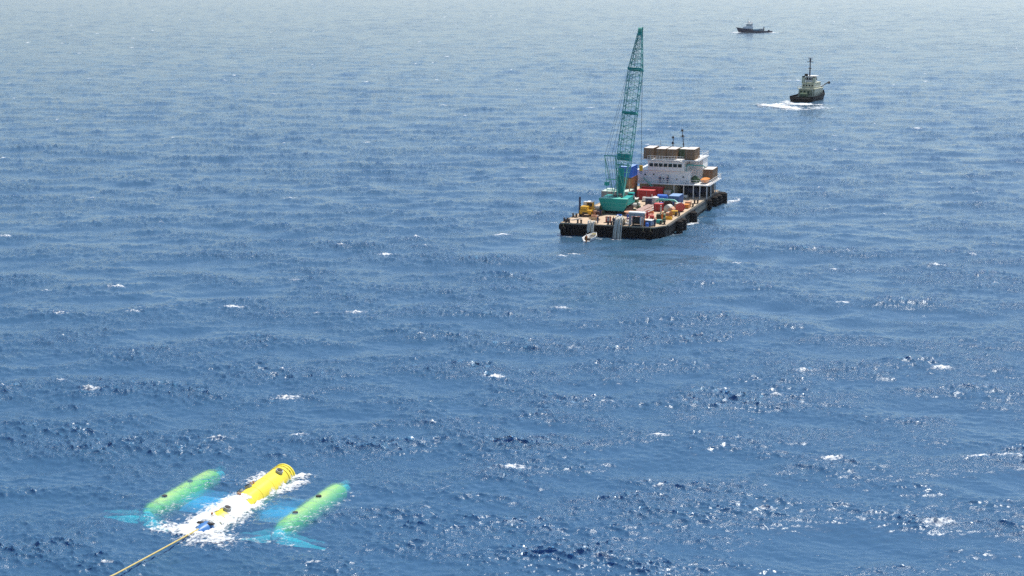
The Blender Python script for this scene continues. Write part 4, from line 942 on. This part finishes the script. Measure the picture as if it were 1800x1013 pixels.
wh_ = MB().prism([(13.5,-2.0),(13.5,2.0),(17,2.4),(19.5,1.4),(19.5,-1.4),(17,-2.4)], 8.3, 11.0).build('wheelhouse', mm('white'), tg)
for y in (-1.2,0,1.2): MB().box(13.4,13.49,y-0.45,y+0.45,9.3,10.5).build('window', mm('glass'), wh_)
for s in (-1,1): MB().box(14.0,16.6,s*2.45-0.03,s*2.45+0.03,9.3,10.5).build('window', mm('glass'), wh_)
MB().box(13.1,19.8,-2.6,2.6,11.01,11.2).build('wheelhouse_roof', mm('white2'), wh_)
for s in (-1,1):
    f_ = MB().box(11.2,12.8,s*2.6-0.6,s*2.6+0.6,8.3,10.6,0.08).build('funnel', mm('tugcream'), tg); MB().box(11.3,12.7,s*2.6-0.5,s*2.6+0.5,10.6,11.2).build('funnel_cap', mm('black'), f_)
ms_ = MB().tube([(14.4,0.4,11.2),(14.4,0.4,19.5)], [0.34,0.2], 8).build('mast', mm('boatnavy'), tg)
for z, wd_ in ((19.0,1.0),(17.6,1.4),(14.6,0.7)): MB().box(14.25,14.55,0.4-wd_,0.4+wd_,z,z+0.28).build('yard', mm('boatnavy'), ms_)
MB().box(14.0,14.8,-0.9,1.7,19.6,19.85).build('radar', mm('white2'), ms_); MB().tube([(14.4,0.4,18.0),(14.4,0.4,18.9)], 0.4, 8).build('searchlight', mm('boatnavy'), ms_)
MB().box(12.7,13.9,1.0,2.4,11.2,12.2,0.08).build('fire_monitor', mm('dark'), tg)
MB().tube([(5.0,-1.6,2.8),(5.0,1.6,2.8)], 1.1, 12).build('tow_winch', mm('greeny'), tg)
b = MB()
for y in (-3.4,3.4): b.tube([(7.2,y,1.7),(7.6,y*0.9,5.4)], 0.22, 6)
b.tube([(7.6,-3.1,5.4),(7.6,3.1,5.4)], 0.22, 6); b.build('tow_arch', mm('tugcream'), tg)
MB().tube([(22,-2.5,5.4),(25.5,-4.6,7.4),(27,-5.4,7.6)], [0.25,0.25,0.7], 8).build('deck_crane', mm('dark'), tg)
for y in (-4.2, 4.2):
    b = MB()
    for k in range(8): b.tube([(8.4+k*1.95,y,5.6),(8.4+k*1.95,y,6.6)], 0.05, 4)
    b.tube([(8.4,y,6.6),(22.1,y,6.6)], 0.05, 4); b.build('railing', mm('white2'), tg)
b = MB()
for k in range(7): b.tube([(8.3,-4.2+k*1.4,5.6),(8.3,-4.2+k*1.4,6.6)], 0.05, 4)
b.tube([(8.3,-4.2,6.6),(8.3,4.2,6.6)], 0.06, 4); b.build('railing', mm('tugcream'), tg)

fa, fb = G(1296,57,0), G(1357,57,0); FL = (fb-fa).length; print('far ship', FL)
fs_ = thing('supply_ship', 'small navy blue ship with white wheelhouse crossing far away near the top', 'ship', (fb.x, fb.y, 0), math.pi)
k_ = FL/40
hull_mesh([(0*k_,4.6,4.2,1.6*k_,0.5),(3*k_,5,4.8,1.6*k_,3*k_),(22*k_,5,4.9,1.7*k_,22*k_),(23.5*k_,5,4.9,3.6*k_,23*k_),(32*k_,4.2,3.4,4.4*k_,31*k_),(41.5*k_,0.3,0.1,5.8*k_,38.5*k_)], 'hull', 'boatnavy', fs_)
MB().box(14*k_,22.5*k_,-3.6,3.6,1.75*k_,3.6*k_).build('main_house', mm('boatteal'), fs_)
MB().box(22.6*k_,33*k_,-3.6,3.6,3.9*k_,6.5*k_).build('forward_house', mm('white'), fs_)
w_ = MB().box(23*k_,30*k_,-3.2,3.2,6.51*k_,9.4*k_).build('wheelhouse', mm('white'), fs_)
for k in range(4): MB().box((23.5+k*1.6)*k_,(24.6+k*1.6)*k_,3.2,3.27,7.8*k_,8.8*k_).build('window', mm('glass'), w_)
MB().box(22.6*k_,32*k_,-3.7,3.7,9.41*k_,9.6*k_).build('wheelhouse_roof', mm('white2'), fs_)
for x, z in ((28,15.5),(25.5,12.5)): MB().tube([(x*k_,0,9.6*k_),(x*k_,0,z*k_)], 0.22, 6).build('mast', mm('steel'), fs_)
MB().ball((26.6*k_,0,11.2*k_), 1.4*k_, 12, 8).build('radome', mm('white2'), fs_, smooth=True); MB().ball((23.6*k_,0,10.8*k_), 1.1*k_, 12, 8).build('radome', mm('white2'), fs_, smooth=True)
MB().box(23.0*k_,24.4*k_,-2.4,-1,6*k_,8.9*k_).build('funnel', mm('boatnavy'), fs_)
for x in (9.5,): MB().tube([(x*k_,0,1.7*k_),(x*k_,0,6.3*k_)], 0.5, 8).build('deck_post', mm('dark'), fs_)
MB().box(10.5*k_,15*k_,-2.5,2.5,1.75*k_,4.2*k_).build('deck_cargo', mm('steel'), fs_); MB().box(3*k_,4.6*k_,-1.5,1.5,1.65*k_,2.6*k_).build('tow_gear', mm('dark'), fs_)

# ------------------------------------------------------------------ foam, as loose skins of bubbles lying on the sea
def foam_mat():
    if 'foam_white' in MATS: return MATS['foam_white']
    m = mat('foam_white', (0.76, 0.80, 0.82), 0.9, 0, 0.05, 2.0, (0.6, 0.7, 0.75)); n = m.node_tree.nodes; l = m.node_tree.links; b = n['Principled BSDF']
    at = n.new('ShaderNodeAttribute'); at.attribute_name = 'val'; nz = n.new('ShaderNodeTexNoise'); ge = n.new('ShaderNodeNewGeometry')
    l.new(ge.outputs['Position'], nz.inputs['Vector']); nz.inputs['Scale'].default_value = 2.6; nz.inputs['Detail'].default_value = 6; nz.inputs['Roughness'].default_value = 0.75
    ma = n.new('ShaderNodeMath'); ma.operation = 'MULTIPLY_ADD'; l.new(nz.outputs['Fac'], ma.inputs[0]); ma.inputs[1].default_value = 2.6; l.new(at.outputs['Fac'], ma.inputs[2])
    mr = n.new('ShaderNodeMapRange'); l.new(ma.outputs[0], mr.inputs[0]); mr.inputs[1].default_value = 1.22; mr.inputs[2].default_value = 1.85; mr.inputs[4].default_value = 0.97
    l.new(mr.outputs[0], b.inputs['Alpha']); return m
def foam_sheet(name, label, x0, x1, y0, y1, step, dens, thick=0.16, bias=0.0, stp_y=None, lift=0.04, fs=1.0, over=None):
    sy_ = stp_y or step
    xs = np.arange(x0, x1, step); ys = np.arange(y0, y1, sy_); X, Y = np.meshgrid(xs, ys, indexing='ij')
    d = dens(X, Y)
    nz = fbm(X/(0.8*fs)+3, Y/(0.8*fs)+7, 4); ridge = 1-np.abs(2*fbm(X/(0.9*fs)+31, Y/(1.3*fs)+11, 4)-1)*3.2
    fine = vnoise(X/(0.22*fs)+50, Y/(0.3*fs)+20)
    val = d*1.6 + (np.maximum(nz*1.1-0.25, ridge-0.35))*1.05 + (fine-0.5)*0.35 - 1.05 + bias
    keep = (val > -0.35) & (d > 0.03)
    Xs, Ys, Z = ocean(X.ravel(), Y.ravel(), np.full(X.size, max(step, 0.2)))
    Z = Z.reshape(X.shape) + lift + thick*np.clip(val, 0, 1.2)*(0.6+0.8*fine)
    if over is not None: Z = np.maximum(Z, over(Xs.reshape(X.shape), Ys.reshape(X.shape)) + 0.03 + 0.12*np.clip(val,0,1.2)*fine)
    nx, ny = X.shape; idx = np.arange(nx*ny).reshape(nx, ny)
    kq = keep[:-1,:-1] & keep[1:,:-1] & keep[1:,1:] & keep[:-1,1:]
    q = np.stack([idx[:-1,:-1][kq], idx[1:,:-1][kq], idx[1:,1:][kq], idx[:-1,1:][kq]], 1)
    used, inv = np.unique(q, return_inverse=True)
    co = np.stack([Xs, Ys, Z.ravel()], 1)[used]
    o = np_mesh(name, co, inv.reshape(-1,4), foam_mat()); at = o.data.attributes.new('val','FLOAT','POINT'); at.data.foreach_set('value', val.ravel()[used].astype(np.float32)); o['kind'] = 'stuff'; o['label'] = label
    print(name, len(q)); return o
def seg_d(X, Y, a, b):
    a, b = np.array(a[:2]), np.array(b[:2]); d = b-a; t = np.clip(((X-a[0])*d[0]+(Y-a[1])*d[1])/(d@d), 0, 1)
    return np.hypot(X-a[0]-d[0]*t, Y-a[1]-d[1]*t), t
def pod_top(X, Y):
    c, s_ = math.cos(HDG), math.sin(HDG); dx, dy = X-YC.x, Y-YC.y; lx, ly = dx*c+dy*s_, -dx*s_+dy*c
    r2 = 1.34**2 - ly**2; return np.where((r2 > 0) & (lx > 0.2) & (lx < LEN), zc(lx)+np.sqrt(np.maximum(r2, 0)), -9)
def turb_foam(X, Y):
    mid = G(430,890,0); near_ = G(350,930,0); low = G(372,950,0); left = G(285,925,0)
    v = 0
    for a, b, wd, s in ((near_, G(420,885,0), 2.7, 1.25), (G(405,893,0), G(432,878,0), 2.2, 1.45), (G(420,885,0), G(505,840,0), 1.6, 0.8), (left, near_, 2.0, 0.62), (near_, G(385,945,0), 2.6, 0.66), (G(345,950,0), G(390,955,0), 1.8, 0.55), (G(440,850,0), G(465,835,0), 1.5, 0.62), (G(500,835,0), G(538,838,0), 1.2, 0.75), (G(470,870,0), G(530,848,0), 1.3, 0.66)):
        dd, t = seg_d(X, Y, a, b); v = np.maximum(v, s*np.exp(-(dd/wd)**2))
    c, s_ = math.cos(HDG), math.sin(HDG); lx = (X-YC.x)*c+(Y-YC.y)*s_; ly = -(X-YC.x)*s_+(Y-YC.y)*c
    on = np.clip((1.45-np.abs(ly))/0.3, 0, 1); v = v*(1 - on*np.clip((lx-(6.0+1.8*fbm(X/0.9,Y/0.9,3)))/0.8, 0, 1))      # the far half of the pod stands clear
    v = v*(1 - 0.95*np.exp(-((lx-2.6)/1.5)**2-((ly+0.1)/0.75)**2)) * (1 - 0.9*np.exp(-((lx+0.6)/0.9)**2-(ly/0.8)**2))
    return v
c_ = G(400,890,0)
foam_sheet('turbine_foam', 'white foam churned round the yellow pod', c_.x-13, c_.x+16, c_.y-18, c_.y+16, 0.10, turb_foam, 0.22, stp_y=0.13, over=pod_top)
def pod_foam(X, Y):
    v = 0
    for a, b in ((G(258,912,0),G(390,838,0)), (G(490,944,0),G(610,868,0)), (G(424,948,0),G(572,966,0))):
        dd, t = seg_d(X, Y, a, b); v = np.maximum(v, 0.30*np.exp(-(dd/1.6)**2))
    return v
foam_sheet('bubble_foam', 'thin flecks of foam over the sunken green pods', G(258,912,0).x-3, G(610,868,0).x+3, G(490,960,0).y-4, G(390,838,0).y+4, 0.10, pod_foam, 0.05, stp_y=0.13)
tw = T0  # keep a handle
def tug_wake(X, Y):
    v = 0
    for a, b, wd, s in ((G(1372,185,0),G(1415,184,0),5.0,0.95),(G(1345,186,0),G(1400,191,0),5,0.8),(G(1390,194,0),G(1445,190,0),6,0.45),(G(1415,184,0),G(1438,184,0),3.5,0.6),(G(1380,178,0),G(1386,182,0),3,0.6)):
        dd, t = seg_d(X, Y, a, b); v = np.maximum(v, s*np.exp(-(dd/wd)**2))
    return v
tc = G(1395,187,0)
foam_sheet('tug_wake', 'white wash boiling behind the tugboat stern', tc.x-22, tc.x+24, tc.y-45, tc.y+50, 0.25, tug_wake, 0.4, stp_y=0.4, fs=4.0, lift=0.15)
def ship_wake(X, Y):
    v = 0
    for a, b, wd, s in ((G(1359,58,0),G(1372,59,0),7,0.6),(G(1290,58,0),G(1296,58,0),6,0.7)):
        dd, t = seg_d(X, Y, a, b); v = np.maximum(v, s*np.exp(-(dd/wd)**2))
    return v
foam_sheet('ship_wake', 'faint white wake trailing the far navy ship', fa.x-12, fb.x+22, fb.y-35, fb.y+35, 0.6, ship_wake, 0.4, stp_y=1.0, fs=6.0, lift=0.2)
def barge_foam(X, Y):
    v = 0
    for a, b, wd, s in ((B(24.5,62,0),B(27,66,0),1.5,0.65),(B(0,-1,0),B(3,-2.5,0),1.1,0.35),(B(23.6,6,0),B(24.2,40,0),1.2,0.30),(B(24.3,21,0),B(25.3,25,0),0.9,0.75),(B(8,-3,0),B(16,-3,0),1.4,0.3)):
        dd, t = seg_d(X, Y, a, b); v = np.maximum(v, s*np.exp(-(dd/wd)**2))
    return v
foam_sheet('barge_foam', 'thin foam along the barge waterline and a splash at its stern corner', BO.x-6, BO.x+60, BO.y-22, BO.y+70, 0.22, barge_foam, 0.2, stp_y=0.3, fs=1.8, lift=0.08)
